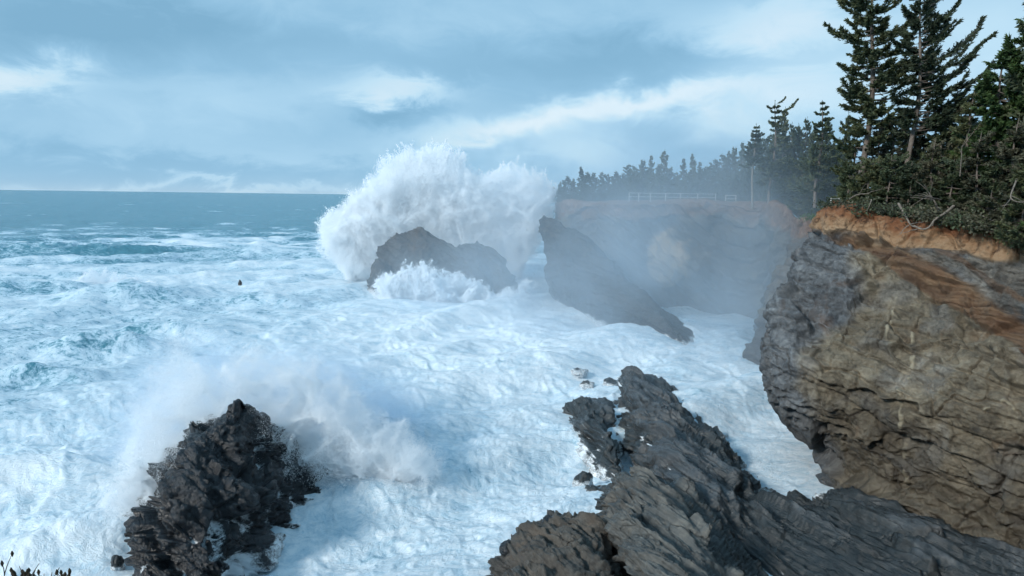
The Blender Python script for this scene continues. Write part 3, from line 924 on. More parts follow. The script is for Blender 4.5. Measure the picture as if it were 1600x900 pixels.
    seam2 = np.zeros(len(p))
    for wd, ln in [(3, [(1398, 462), (1392, 492), (1384, 530)]), (4.5, [(1424, 520), (1424, 552), (1420, 590)]), (4, [(1410, 610), (1412, 660), (1406, 710), (1410, 760)]), (3, [(1545, 640), (1575, 625), (1590, 640)])]:
        seam2 = np.maximum(seam2, sstep(polydist(uv + 4.0 * wob, ln), wd, wd * .5) * sstep(fbm(p * 1.8 + 5, 3), -.25, .25))
    # smooth bare panels between the broken ground
    panel = sstep(fbm(p * .22 + 31, 3), .02, .35)
    seams = seam2 + .0 * sstep(np.abs(perlin(q * np.array([.22, .22, .07]) + 55)), .03, .0) * sstep(fbm(p * .4 + 77, 2), .05, .35) * rockm * (1 - redbed)
    beds = strata(p, 1.5, .65, 13.0) + strata(p, .7, .4, 3.0) * (.35 + .9 * redbed) + strata(p, .3, .15, 7.0) * (.2 + redbed)
    d = big + rockm * ((blocks * .9 + lump * (1 - .6 * panel) + hollows * .8) + beds * (1 - .3 * panel)) - .30 * crack - .15 * big_crack + .15 * seams - .5 * upper + .25 * redbed
    d += soil * (.75 * fbm(p * np.array([.45, .45, .12]) + 4, 4) + .22 * fbm(p * 1.6, 4) - .4 * sstep(np.abs(perlin(p * np.array([.5, .5, .1]) + 61)), .1, .0))
    d += .10 * sstep(vv, 1.6, 1.0) * soil                     # the turf edge overhangs a little
    edge = sstep(vv, 0.0, .5)
    ledge = -1.2 * np.exp(-((uvs[:, 1] - sb - 12) / 10) ** 2) * sstep(uvs[:, 0], 1400, 1370)          # notch under the soil
    d = (d + ledge * .5) * edge * .8
    P2 = p + n * d[:, None]
    cover = sstep(vv, .95, .80)
    o = mesh_obj('cliff', P2, grid_faces(nr, nc), MATS['cliff_rock'],
                 attrs={'soil': soil, 'soilh': np.clip((sb - uvs[:, 1]) / np.interp(uvs[:, 0], [1300, 1600], [46, 52]), 0, 1), 'grey': np.clip(grey, 0, 1), 'redbed': redbed,
                        'crack': crack, 'seam': seams * .8})
    tag(o, 'overhanging tan and grey rock cliff with orange soil along its top', kind='structure')
near_cliff()

# ------------------------------------------------------------------ far cliff
FRIM = []
def far_cliff():
    cols = [((868, 313, 200), (868, 420)), ((880, 314, 170), (872, 440)), ((912, 317, 148), (890, 470)), ((945, 315, 143), (930, 485)), ((990, 315, 140), (990, 490)),
            ((1060, 314, 138), (1060, 488)), ((1130, 317, 135), (1125, 492)), ((1190, 319, 128), (1180, 505)), ((1225, 326, 116), (1190, 520)),
            ((1246, 344, 104), (1172, 545)), ((1262, 344, 97), (1157, 566)), ((1310, 345, 93), (1190, 576)), ((1420, 345, 88), (1330, 600))]
    S = []
    for (x, y, D), (bx, by) in cols:
        t = PD(x, y, D); b = P(bx, by, -1.0)
        FRIM.append(t.copy())
        soil = t * .88 + b * .12; soil[2] = t[2] - 2.6; soil[:2] = t[:2] * .985 + b[:2] * .015
        m1 = t * .62 + b * .38; m2 = t * .3 + b * .7
        out = b[:2] - t[:2]
        inn = t + np.array([3.0, 8.0, .3])
        below = b + np.array([0, -1, -2.0])
        S.append([inn, t, soil, m1, m2, b, below])
    nr, nc = 340, 170
    G = loft(S, nr, nc)
    N = gnormals(G)
    p = G.reshape(-1, 3); n = N.reshape(-1, 3)
    n *= np.sign(np.median(np.sum(n * (np.array([0, 0, CAM_Z]) - p), 1)))
    vv = np.tile(np.linspace(0, 6, nc), nr)
    soil = sstep(vv + .4 * fbm(p * .12, 3), 2.2, 1.9)
    d = strata(p, 2.2, 1.4, 24.0) + strata(p, .8, .5, 28.) + 1.6 * fbm(p * .07 + 9, 4) + .4 * fbm(p * .4, 4)
    f1, f2, idv = cells(p * .16, 8)
    d += (idv - .5) * 1.8 * sstep(f2 - f1, 0, .3)
    d *= sstep(vv, .0, 1.2) * (1 - .5 * soil)
    P2 = p + n * d[:, None]
    sc = PD(1052, 408, 136)
    scar = sstep(((P2[:, 0] - sc[0]) / 4.2) ** 2 + ((P2[:, 2] - sc[2]) / 6.0) ** 2 + .5 * fbm(P2 * .3, 3), 1.2, .6)
    o = mesh_obj('headland', P2, grid_faces(nr, nc), MATS['far_cliff_rock'], attrs={'soil': soil, 'scar': scar * .9})
    tag(o, 'hazy far cliff with reddish soil along its top and a pale scar', kind='structure')
far_cliff()

def plateau():
    # ground behind both rims, sloping very gently up inland
    rim = [q + np.array([3.2, 7.6, .2]) for q in FRIM[:-2]] + [q + np.array([1.8, 1.2, .1]) for q in RIM]
    rim = np.array(rim)
    n = 160
    rr = catmull(rim, n, 0)
    rows = []
    for k, t in enumerate(np.linspace(0, 1, 24)):
        off = np.array([150.0, 130.0, 3.0]) * t ** 1.5
        rows.append(rr + off)
    G = np.array(rows)
    G[..., 2] += .25 * fbm(G.reshape(-1, 3) * .2, 3).reshape(G.shape[:2]) * np.linspace(0, 1, 24)[:, None]
    o = mesh_obj('clifftop', G.reshape(-1, 3), grid_faces(24, n), MATS['clifftop_soil'])
    tag(o, 'dark clifftop ground under the spruce wood', kind='structure')
    # the bluff the photographer stands on, its edge just under the frame
    x = np.linspace(-45, 75, 150); y = np.linspace(-40, 36, 110)
    X, Y = np.meshgrid(x, y)
    nz = fbm(np.stack([X.ravel() * .3, Y.ravel() * .3, 0 * X.ravel()], 1), 4).reshape(X.shape)
    mid = np.minimum(21.3, 22.5 - .65 * Y) - 26 * sstep(Y, 7.0, 11.0)
    side = -4 + 25.6 * sstep(X - .84 * Y - 1.8 + .8 * nz, 0, 4.0)
    Z = np.maximum(mid, side) + .2 * nz * (Y < 0)
    Z = np.where(X < -14, np.minimum(Z, 21.3 - 25 * sstep(-X, 16, 24)), Z)
    o = mesh_obj('bluff', np.stack([X, Y, Z], 2).reshape(-1, 3), grid_faces(110, 150), MATS['clifftop_soil'])
    tag(o, 'grassy bluff edge below the viewpoint', kind='structure')
plateau()

# ------------------------------------------------------------------ trees
def tube(pts, rad, sides=6):
    pts = np.asarray(pts, float); k = len(pts)
    tan = np.gradient(pts, axis=0); tan /= np.linalg.norm(tan, axis=1)[:, None] + 1e-9
    ref = np.array([0.31, 0.17, 0.93])
    a = np.cross(tan, ref); a /= np.linalg.norm(a, axis=1)[:, None] + 1e-9
    b = np.cross(tan, a)
    th = np.arange(sides) / sides * 2 * np.pi
    v = pts[:, None] + np.asarray(rad)[:, None, None] * (a[:, None] * np.cos(th)[None, :, None] + b[:, None] * np.sin(th)[None, :, None])
    f = []
    for i in range(k - 1):
        for j in range(sides):
            f.append((i * sides + j, i * sides + (j + 1) % sides, (i + 1) * sides + (j + 1) % sides, (i + 1) * sides + j))
    return v.reshape(-1, 3), np.array(f)
class Acc:
    def __init__(self): self.v = []; self.f = []; self.n = 0
    def add(self, v, f):
        self.v.append(np.asarray(v, float)); self.f.append(np.asarray(f) + self.n); self.n += len(v)
    def build(self, name, mat, parent, smooth=True):
        return mesh_obj(name, np.concatenate(self.v), np.concatenate(self.f), mat, parent, smooth)

def needle_blades(rng, c, dirs, L, wd):
    """thin folded blades: two triangles each sharing a spine, from points c along dirs"""
    n = len(c)
    d = dirs + rng.normal(0, .35, (n, 3)); d /= np.linalg.norm(d, axis=1)[:, None]
    s = np.cross(d, rng.normal(0, 1, (n, 3))); s /= np.linalg.norm(s, axis=1)[:, None] + 1e-9
    L = L * rng.uniform(.6, 1.4, (n, 1)); wd = wd * rng.uniform(.7, 1.3, (n, 1))
    a = c - d * L * .25; b = c + d * L * .25 + s * wd; e = c + d * L * .75; g = c + d * L * .2 - s * wd
    v = np.stack([a, b, e, g], 1).reshape(-1, 3)
    f = np.arange(n)[:, None] * 4 + np.array([[0, 1, 2, 3]])
    return v, f

def spruce(seed, H, base=.12, spread=.22, whorls=26, per=5, wind=0.0, windlift=0.0, lean=0.0, blade=.34, bw=.055, dens=1.0,
           top_thin=.0, dead=8, bark='bark', leaf='needles', custom=None, profile=None, droop=.25, rtrunk=None, flat=.15):
    rng = np.random.RandomState(seed)
    root = bpy.data.objects.new('spruce_tree', None); COL.objects.link(root)
    wood, crown = Acc(), Acc()
    ts = np.linspace(0, 1, 14)
    bend = np.stack([lean * H * ts ** 1.4 + .012 * H * np.sin(ts * 7 + seed), .012 * H * np.sin(ts * 5 + 2 * seed), H * ts - .4 * (ts == 0)], 1)
    rt = (rtrunk or .016 * H)
    v, f = tube(bend, rt * (1 - ts) ** .8 + .02, 8); wood.add(v, f)
    def trunk_at(h): return np.array([np.interp(h, ts, bend[:, k]) for k in range(3)])
    prof = profile or (lambda h: (1 - h) ** .75 * (.55 + .45 * min(1, h / .25)))
    br = []
    if custom:
        br += custom
    for i in range(whorls):
        h = base + (1 - base) * ((i + rng.uniform(-.3, .3)) / whorls)
        h = min(max(h, base * .8), .985)
        for k in range(per):
            az = rng.uniform(0, 2 * np.pi)
            L = H * spread * prof(h) * rng.uniform(.45, 1.2) + .05 + .22 * (1 - h)
            L *= max(.25, 1 + wind * math.cos(az))
            up = rng.uniform(-.15, .25) + .55 * max(0, h - .55) + windlift * max(0, math.cos(az))
            br.append((h, az, L, up, 1.0))
    for (h, az, L, up, fol) in br:
        o = trunk_at(h)
        k = 7
        t = np.linspace(0, 1, k)
        hd = np.array([math.cos(az), math.sin(az), 0])
        zc = L * (up * t - droop * np.sin(t * np.pi * .9) * .5 + droop * .7 * t ** 3)
        pts = o + hd * (L * t)[:, None] + np.array([0, 0, 1.]) * zc[:, None]
        pts[1:] += rng.normal(0, .025 * L, (k - 1, 3)) * t[1:, None]
        r0 = min(.10, .012 + .014 * L)
        v, f = tube(pts, r0 * (1 - .85 * t), 4); wood.add(v, f)
        if fol <= 0: continue
        nt = int((6 + 9 * L) * dens * fol)
        tt = rng.uniform(.18 if L > 1 else 0, 1, nt) ** .75
        side = rng.choice([-1, 1], nt)
        pc = np.stack([np.interp(tt, t, pts[:, j]) for j in range(3)], 1)
        bd = pts[-1] - pts[0]; bd /= np.linalg.norm(bd)
        sd = np.cross(bd, [0, 0, 1.]); sd /= np.linalg.norm(sd) + 1e-9
        tl = (.04 + .12 * (1 - h) + .36 * L * (1 - tt)) * rng.uniform(.5, 1.2, nt)
        tl = np.minimum(tl, 1.3)
        td = bd * rng.uniform(.3, 1.0, (nt, 1)) + sd * (side * rng.uniform(.3, 1.0, nt))[:, None] + np.array([0, 0, 1.]) * rng.normal(.02, flat, (nt, 1))
        td /= np.linalg.norm(td, axis=1)[:, None]
        nb = 5
        u = np.linspace(.15, 1, nb)
        c = (pc[:, None] + td[:, None] * (tl[:, None] * u[None])[:, :, None]).reshape(-1, 3)
        c += rng.normal(0, .035, c.shape)
        dd = np.repeat(td, nb, 0)
        kt = .55 + .45 * min(1, (1 - h) * 5)
        v, f = needle_blades(rng, c, dd, blade * kt, bw * kt); crown.add(v, f)
        # tip and spine tufts
        ns = int(4 + 5 * L)
        t2 = rng.uniform(.3, 1.0, ns)
        c2 = np.stack([np.interp(t2, t, pts[:, j]) for j in range(3)], 1)
        v, f = needle_blades(rng, c2, np.repeat(bd[None], ns, 0), blade, bw); crown.add(v, f)
    # leader
    tip = trunk_at(1.0)
    c = tip - np.array([0, 0, 1.]) * rng.uniform(0, .9, (10, 1)) + np.array([0, 0, .15])
    v, f = needle_blades(rng, c, np.repeat([[0, 0, 3.]], 10, 0), blade * .6, bw * .5); crown.add(v, f)
    # bare dead limbs low on the stem
    for k in range(dead):
        h = rng.uniform(.04, max(.2, base + .12)); az = rng.uniform(0, 2 * np.pi); L = rng.uniform(.06, .16) * H * .8
        o = trunk_at(h); hd = np.array([math.cos(az), math.sin(az), rng.uniform(-.25, .35)])
        t = np.linspace(0, 1, 6)
        pts = o + hd * (L * t)[:, None]; pts[1:] += rng.normal(0, .05 * L, (5, 3)) * t[1:, None]
        v, f = tube(pts, (.022 + .004 * L) * (1 - .8 * t), 4); wood.add(v, f)
    wood.build('trunk', MATS[bark], root)
    crown.build('crown', MATS[leaf], root, smooth=False)
    return root
def place(root, loc, rz=0, s=1.0, label=None, group=None, copy=True, sx=None):
    if copy:
        r = root.copy(); COL.objects.link(r)
        for ch in root.children:
            c = ch.copy(); COL.objects.link(c); c.parent = r
    else:
        r = root
    r.location = loc; r.rotation_euler = (0, 0, rz); r.scale = (sx or s, sx or s, s)
    tag(r, label, 'tree', group)
    return r

PROTO = {}
def near_trees():
    rng = random.Random(5)
    # two tall landmark trees with wind-swept crowns
    cust1 = []
    for h, s, L, up in [(.985, -1, 3.6, .22), (.97, 1, 3.8, .75), (.93, 1, 5.0, .75), (.90, -1, 2.2, .1), (.86, 1, 4.8, .7), (.80, -1, 2.6, .18), (.79, 1, 4.6, .75),
                        (.70, -1, 4.4, .08), (.68, -1, 4.0, .0), (.68, 1, 4.6, .65), (.60, 1, 5.5, .6), (.58, -1, 3.0, -.05), (.52, 1, 5.6, .55), (.48, -1, 3.0, -.1),
                        (.44, 1, 6.2, .5), (.42, -1, 2.8, -.15), (.36, 1, 5.0, .4)]:
        cust1.append((h, (0 if s > 0 else math.pi) + rng.uniform(-.5, .5), L * .9, up * .8, 1.5))
    t1 = spruce(11, 21.5, base=.26, spread=.15, whorls=34, per=4, wind=.1, windlift=.35, custom=cust1, bark='bark', dens=2.3, rtrunk=.30,
                profile=lambda h: .55 + .6 * math.sin(h * 9) ** 2 * (1 - h * .4))
    b = PN(1343, 318, 66)
    place(t1, (b[0], b[1], 22.2), 0, 1, 'tallest spruce with uneven wind-swept branches standing at the cliff corner', copy=False)
    cust2 = []
    for h, s, L, up in [(.97, 1, 1.6, .8), (.9, 1, 4.2, 1.0), (.86, -1, 2.2, .4), (.8, 1, 4.0, .9), (.74, -1, 2.6, .3), (.66, 1, 6.6, .72), (.62, 1, 6.0, .6), (.58, 1, 5.4, .5), (.60, -1, 3.4, .1),
                        (.52, 1, 6.0, .45), (.5, -1, 3.2, 0), (.45, 1, 5.5, .4)]:
        cust2.append((h, (0 if s > 0 else math.pi) + rng.uniform(-.35, .35), L * .85, up * .78, 1.6))
    t2 = spruce(23, 18.0, base=.36, spread=.15, whorls=26, per=4, wind=.45, windlift=.5, custom=cust2, dens=2.3, rtrunk=.24,
                profile=lambda h: .6 + .4 * (1 - h))
    b = PN(1414, 322, 63)
    place(t2, (b[0], b[1], 22.3), 0, 1, 'tall thin spruce with long limbs swept up to the right behind the corner', copy=False)
    A = spruce(31, 10, base=.08, spread=.30, whorls=17, per=6, wind=.3, windlift=.15, dens=1.9, dead=12)
    B = spruce(37, 10, base=.05, spread=.40, whorls=13, per=6, wind=.4, windlift=.2, dens=2.0, dead=22, leaf='needles_dull', profile=lambda h: (1 - h) ** .5 * (.8 + .3 * math.sin(h * 14)))
    C = spruce(41, 6, base=.03, spread=.52, whorls=11, per=6, wind=.4, windlift=.15, dens=2.0, dead=45, profile=lambda h: (1 - h) ** .45, blade=.30, bw=.05)
    Dg = spruce(43, 12, base=.08, spread=.32, whorls=16, per=7, wind=.25, dens=2.0, dead=8, leaf='needles_green', profile=lambda h: (1 - h) ** .45 * (.8 + .25 * math.sin(h * 18)), blade=.36, bw=.065)
    PROTO.update(A=A, B=B, C=C, D=Dg)
    used = set()
    spec = [  # proto, px, distance, height, label
        ('C', 1322, 64, 4.6, 'small bushy spruce at the very corner of the cliff edge'),
        ('A', 1330, 70, 9.0, 'slim dark spruce just left of the tallest spruce'),
        ('C', 1352, 62, 5.0, 'bushy spruce at the foot of the tallest spruce'),
        ('B', 1366, 65, 8.5, 'dense spruce between the two tall spruces, lower half of the crown wide'),
        ('A', 1388, 70, 10.5, 'spruce behind the gap between the two tall spruces'),
        ('C', 1385, 60, 5.2, 'bushy spruce on the edge under the gap between the tall spruces'),
        ('B', 1436, 66, 10, 'wide spruce right behind the tall thin spruce'),
        ('C', 1418, 58.5, 4.6, 'bushy spruce on the edge above the bare roots'),
        ('A', 1462, 62, 10.0, 'spruce right of the tall thin spruce with open top'),
        ('B', 1450, 57.5, 6.5, 'squat dark spruce in front above the orange soil'),
        ('B', 1488, 62, 10.8, 'spruce on the skyline left of the bright green one'),
        ('C', 1482, 55.5, 5.0, 'low windblown spruce with bare grey twigs above the sand bank'),
        ('A', 1502, 57, 10.5, 'narrow spruce with a pointed top against the sky, right of the swept limbs'),
        ('D', 1545, 55, 13.6, 'bright green broad spruce with rounded shoulders'),
        ('B', 1520, 53.5, 7.0, 'dark mid-height spruce in front of the bright green one'),
        ('C', 1545, 51.5, 4.8, 'low spruce thicket at the edge under the bright green spruce'),
        ('D', 1585, 54, 17, 'high green spruce rising right of the bright green broad one'),
        ('B', 1575, 50.5, 8.0, 'dark shaggy spruce in front near the right border'),
        ('A', 1618, 52, 20.5, 'very tall dark spruce cut by the right border'),
        ('C', 1600, 47.5, 5.0, 'low spruce with silvery dead limbs at the right border'),
        ('B', 1625, 48, 10.0, 'dense spruce half cut by the right border'),
        ('A', 1660, 50, 19, 'tall spruce beyond the right border'),
        ('B', 1680, 45, 9, 'spruce beyond the right border by the edge'),
        ('D', 1720, 46, 15, 'green spruce farther beyond the right border'),
        ('B', 1770, 42, 9, 'dark spruce farther beyond the right border'),
        ('A', 1410, 76, 12, 'spruce deep in the wood behind the two tall ones'),
        ('A', 1475, 74, 13, 'spruce deep in the wood right of the tall thin one'),
        ('B', 1525, 70, 13, 'spruce deep in the wood behind the bright green one'),
    ]
    h0 = {'A': 10, 'B': 10, 'C': 6, 'D': 12}
    for (k, px, D, h, lab) in spec:
        b = PN(px, 340, D)
        cp = k in used
        used.add(k)
        s = h / h0[k] * .95
        sx = s if s < 1.3 else s * .8
        place(PROTO[k], (b[0], b[1], 21.75 - .004 * max(0, px - 1400)), rng.uniform(-.6, .6), s, lab, 'spruces on the near cliff', copy=cp, sx=sx)
near_trees()

def far_label(px, row):
    place_ = ['above the left end of the far cliff, beside the plume', 'left of the pale fence on the far cliff', 'behind the left half of the pale fence', 'behind the right half of the pale fence',
              'left of the tree with the bare pale trunk', 'beside the spruce with the forked top', 'left of the neat cone topped spruce', 'right of the neat cone topped spruce']
    k = int(np.searchsorted([905, 980, 1045, 1120, 1170, 1225, 1270], px))
    return ('hazy spruce on the skyline ' if row == 0 else 'low hazy front spruce ') + place_[k]
def far_trees():
    rng = random.Random(9)
    xs = [866, 880, 895, 915, 950, 975, 1000, 1030, 1060, 1090, 1105, 1125, 1145, 1165, 1185, 1205, 1225, 1240, 1255, 1275, 1300, 1330]
    ys = [292, 275, 266, 262, 262, 250, 252, 240, 250, 245, 236, 240, 235, 225, 205, 180, 185, 182, 190, 165, 185, 190]
    F1 = spruce(51, 10, base=.08, spread=.30, whorls=26, per=4, wind=.3, dens=.8, dead=4, blade=.42, bw=.10, flat=.3, profile=lambda h: (1 - h) ** .6 * (.75 + .4 * math.sin(h * 23)))
    F2 = spruce(57, 10, base=.12, spread=.25, whorls=30, per=4, wind=.2, dens=.8, dead=4, blade=.40, bw=.09, flat=.3, profile=lambda h: (1 - h) ** .95)
    F3 = spruce(59, 10, base=.06, spread=.36, whorls=22, per=5, wind=.35, dens=.8, dead=4, blade=.42, bw=.10, flat=.3, profile=lambda h: (1 - h) ** .5 * (.8 + .3 * math.sin(h * 17 + 1)))
    first = {0: True, 1: True, 2: True}
    protos = [F1, F2, F3]
    spots = []
    x = 864.0
    while x < 1325:
        spots.append((x, 0))
        x += rng.uniform(9, 13)
    x = 880.0
    while x < 1320:
        spots.append((x, 1))
        x += rng.uniform(13, 19)
    i = 0
    lab_bits = []
    for (px, row) in spots:
        y = np.interp(px, xs, ys)
        D = np.interp(px, [860, 900, 1000, 1150, 1230, 1260, 1325], [185, 162, 155, 150, 132, 118, 108]) + (8 if row == 0 else -3)
        hy = 306.5 + (px - 800) * math.tan(ROLL)
        k = rng.uniform(.62, 1.08) if row == 0 else rng.uniform(.45, .75)
        h = max(3.0, (hy - y) / F * D * k + 1.9)
        b = PD(px, 315, D)
        q = rng.choice([0, 0, 1, 2, 2]) if row == 0 else rng.choice([0, 2, 2])
        s = h / 10
        sx = min(max(s, .62), .95)
        r = place(protos[q], (b[0], b[1], 21.3), rng.uniform(0, 6.28), s, far_label(px, row),
                  'spruces on the far cliff', copy=not first[q], sx=sx)
        first[q] = False
        i += 1
    # single trees that stand out
    t = spruce(71, 14.5, base=.52, spread=.24, whorls=12, per=6, wind=.15, dens=.9, dead=5, blade=.5, bw=.14, bark='pale_bark', rtrunk=.20)
    b = PD(1174, 318, 124)
    place(t, (b[0], b[1], 21.6), 0, 1, 'far spruce with a long bare pale trunk at the rim of the far cliff', copy=False)
    cu = [(.97, 0, 1.8, .6, 1.6), (.88, 0, 3.8, .5, 1.8), (.93, math.pi, 1.3, .2, 1.5)]
    t = spruce(73, 18.0, base=.2, spread=.2, whorls=16, per=5, wind=.2, dens=.9, dead=5, blade=.5, bw=.14, custom=cu)
    b = PD(1203, 318, 124)
    place(t, (b[0], b[1], 22.2), 0, 1, 'hazy tall spruce with forked top and one limb swept right', copy=False)
    t = spruce(79, 15.8, base=.15, spread=.22, whorls=18, per=6, dens=.9, dead=5, blade=.45, bw=.13)
    b = PD(1275, 318, 106)
    place(t, (b[0], b[1], 22.2), 0, 1, 'hazy spruce with a neat pointed cone top left of the tallest spruce', copy=False)
far_trees()

# ------------------------------------------------------------------ bushes, roots, dead limbs on the near edge
def edge_plants():
    rng = np.random.RandomState(3)
    def bush(loc, r, hgt, label, sd, leaf='needles_green'):
        root = bpy.data.objects.new('bush', None); COL.objects.link(root); root.location = loc
        rg = np.random.RandomState(sd)
        st, lv = Acc(), Acc()
        for k in range(16):
            az = rg.uniform(0, 6.28); L = r * rg.uniform(.5, 1.1)
            t = np.linspace(0, 1, 5)
            pts = np.stack([math.cos(az) * L * t, math.sin(az) * L * t, hgt * rg.uniform(.5, 1.1) * t ** .7 - .15], 1)
            v, f = tube(pts, .025 * (1 - .8 * t), 4); st.add(v, f)
            n = 40
            tt = rg.uniform(.25, 1, n)
            c = np.stack([np.interp(tt, t, pts[:, j]) for j in range(3)], 1) + rg.normal(0, .12 * r, (n, 3))
            v, f = needle_blades(rg, c, rg.normal(0, 1, (n, 3)) + [0, 0, .6], .22, .07); lv.add(v, f)
        st.build('stem', MATS['dead_wood'], root); lv.build('foliage', MATS[leaf], root, False)
        tag(root, label, 'bush', 'low bushes along the cliff edge')
    names = ['low bush beside the pale fence post at the cliff corner', 'low bush on the rim, first right of the corner bush', 'low bush on the rim above the dark red soil',
             'low bush on the rim above the leaning pale root', 'low bush on the rim above the curved bare root', 'low bush on the rim above the pale sand face',
             'low bush on the rim above the twiggy sand face', 'low bush on the rim next to the dark hollow', 'low bush on the rim at the right border',
             'bush hanging over the rim right of the curved root', 'bush hanging over the rim above the straight stick', 'large bush hanging low over the rim near the right border',
             'lowest bush hanging over the sand at the right border']
    for i, (px, py, D) in enumerate([(1308, 322, 61), (1335, 325, 59.5), (1365, 327, 58.6), (1392, 330, 57.6), (1425, 334, 56.2), (1458, 338, 54.6), (1495, 342, 53), (1535, 350, 51), (1590, 366, 49.0),
                                     (1478, 342, 53.2), (1515, 348, 51.6), (1562, 358, 49.6), (1608, 380, 47.6)]):
        b = PN(px, py, D)
        bush((b[0], b[1], b[2] - .25), 1.5 + .35 * (i % 3), .7 + .25 * (i % 2), names[i], 60 + i, 'needles_dull' if i % 2 else 'needles')
    # bushes on the shoulder of the hazy buttress behind the cliff
    for i, (px, py, D, lab) in enumerate([(1255, 346, 101, 'hazy green bush on the shoulder behind the near cliff, left'), (1268, 345, 97, 'hazy green bush on the shoulder behind the near cliff, right')]):
        b = PD(px, py, D)
        bush((b[0] + 1, b[1] + 1, b[2] - .2), 1.8, 1.1, lab, 90 + i)
    def limb(name, pts, r, label, cat, mat='dead_wood', forks=4, sd=0):
        rg = np.random.RandomState(sd)
        P_ = catmull(np.array(pts), 14, 0)
        t = np.linspace(0, 1, 14)
        ac = Acc(); v, f = tube(P_, r * (1 - .6 * t), 6); ac.add(v, f)
        for k in range(forks):
            j = rg.randint(3, 13)
            d = P_[j] - P_[j - 1]; d /= np.linalg.norm(d)
            d = d + rg.normal(0, .6, 3); L = rg.uniform(.4, 1.2)
            tt = np.linspace(0, 1, 5)
            q = P_[j] + d * (L * tt)[:, None] + rg.normal(0, .05, (5, 3)) * tt[:, None]
            v, f = tube(q, r * .45 * (1 - .7 * tt), 4); ac.add(v, f)
        o = ac.build(name, MATS[mat], None)
        tag(o, label, cat)
    def L3(*a): return [PN(*q) for q in a]
    limb('bare_root', L3((1404, 318, 56.4), (1415, 337, 55.2), (1424, 352, 54.6), (1440, 356, 54.0)), .10, 'short pale root leaning down the orange soil face', 'root', sd=1, forks=1)
    limb('bare_root', L3((1490, 322, 53.2), (1478, 332, 52.8), (1462, 342, 52.8), (1452, 355, 52.9), (1440, 358, 53.2), (1428, 352, 53.8)), .11, 'curved pale root bowed over the sand face', 'root', sd=2, forks=2)
    limb('bare_root', L3((1362, 312, 58.0), (1358, 322, 57.6), (1355, 330, 57.6)), .05, 'thin pale twig hanging over the dark red soil', 'root', sd=3, forks=1)
    limb('bare_root', L3((1530, 336, 51.0), (1545, 342, 49.8), (1556, 347, 49.4)), .05, 'thin straight stick over the right sand face', 'root', sd=4, forks=0)
    limb('bare_root', L3((1420, 352, 53.6), (1412, 358, 53.6), (1407, 366, 53.6)), .045, 'small dark root tip below the leaning pale root', 'root', sd=5, forks=1)
    limb('dead_branch', L3((1590, 277, 47.5), (1585, 290, 46.6), (1579, 308, 46), (1588, 315, 45.8), (1600, 316, 45.6)), .06, 'crooked silvery dead branch near the right border', 'branch', sd=6, forks=3)
    limb('dead_branch', L3((1468, 335, 53.5), (1462, 318, 53), (1452, 302, 53), (1444, 288, 52.6)), .07, 'fan of grey dead twigs above the curved root', 'branch', sd=7, forks=10)
    limb('dead_branch', L3((1470, 312, 53.5), (1450, 308, 52.6), (1434, 305, 52.2)), .055, 'long pale dead branch lying left above the curved root', 'branch', sd=8, forks=4)
    limb('dead_branch', L3((1326, 312, 61), (1340, 304, 60), (1358, 303, 59.5)), .06, 'pale arched dead branch at the cliff corner', 'branch', sd=9, forks=3)
    limb('dead_branch', L3((1500, 275, 53), (1502, 250, 52.6), (1503, 228, 52.4)), .05, 'upright pale dead stem standing in the dark wood', 'branch', sd=10, forks=3)
    limb('dead_branch', L3((1545, 335, 50.5), (1565, 322, 49.5), (1590, 318, 48.6)), .05, 'long thin dead branch over the dark hollow', 'branch', sd=11, forks=5)
    # grass tufts and twigs just below the camera, bottom left corner
    def weed(px, py, D, h, label, sd, n=9, spread=.25):
        b = PD(px, py, D)
        rg = np.random.RandomState(sd); ac = Acc()
        for k in range(n):
            d = np.array([rg.normal(0, spread), rg.normal(0, spread), 1.0]); L = h * rg.uniform(.5, 1.1)
            t = np.linspace(0, 1, 6)
            q = b + d * (L * t)[:, None] + np.array([rg.normal(0, .2), 0, 0]) * (L * t ** 2)[:, None]
            v, f = tube(q, 0.005 * (1 - .7 * t) + .0015, 4); ac.add(v, f)
            if rg.uniform() < .4:
                v, f = tube(q[-1] + np.array([[0, 0, -.03], [0, 0, 0], [0, 0, .03]]), [.004, .016, .004], 5); ac.add(v, f)
        tag(ac.build('weed_stalks', MATS['twig_dark'], None), label, 'weed')
    weed(26, 925, 6.0, .40, 'single tall dry stalk at the lower left corner', 1, 1, .06)
    weed(40, 918, 6.0, .17, 'dark weed stalks by the lower left corner', 2, 14, .6)
    weed(72, 918, 6.0, .19, 'dark weed stalks with seed heads right of the tall stalk', 3, 14, .6)
    weed(4, 915, 6.0, .26, 'leaning dry stalk in the extreme lower left corner', 4, 2, .5)
    weed(100, 910, 6.0, .07, 'short dark weed tuft, rightmost at the bottom left', 5, 16, .9)
edge_plants()

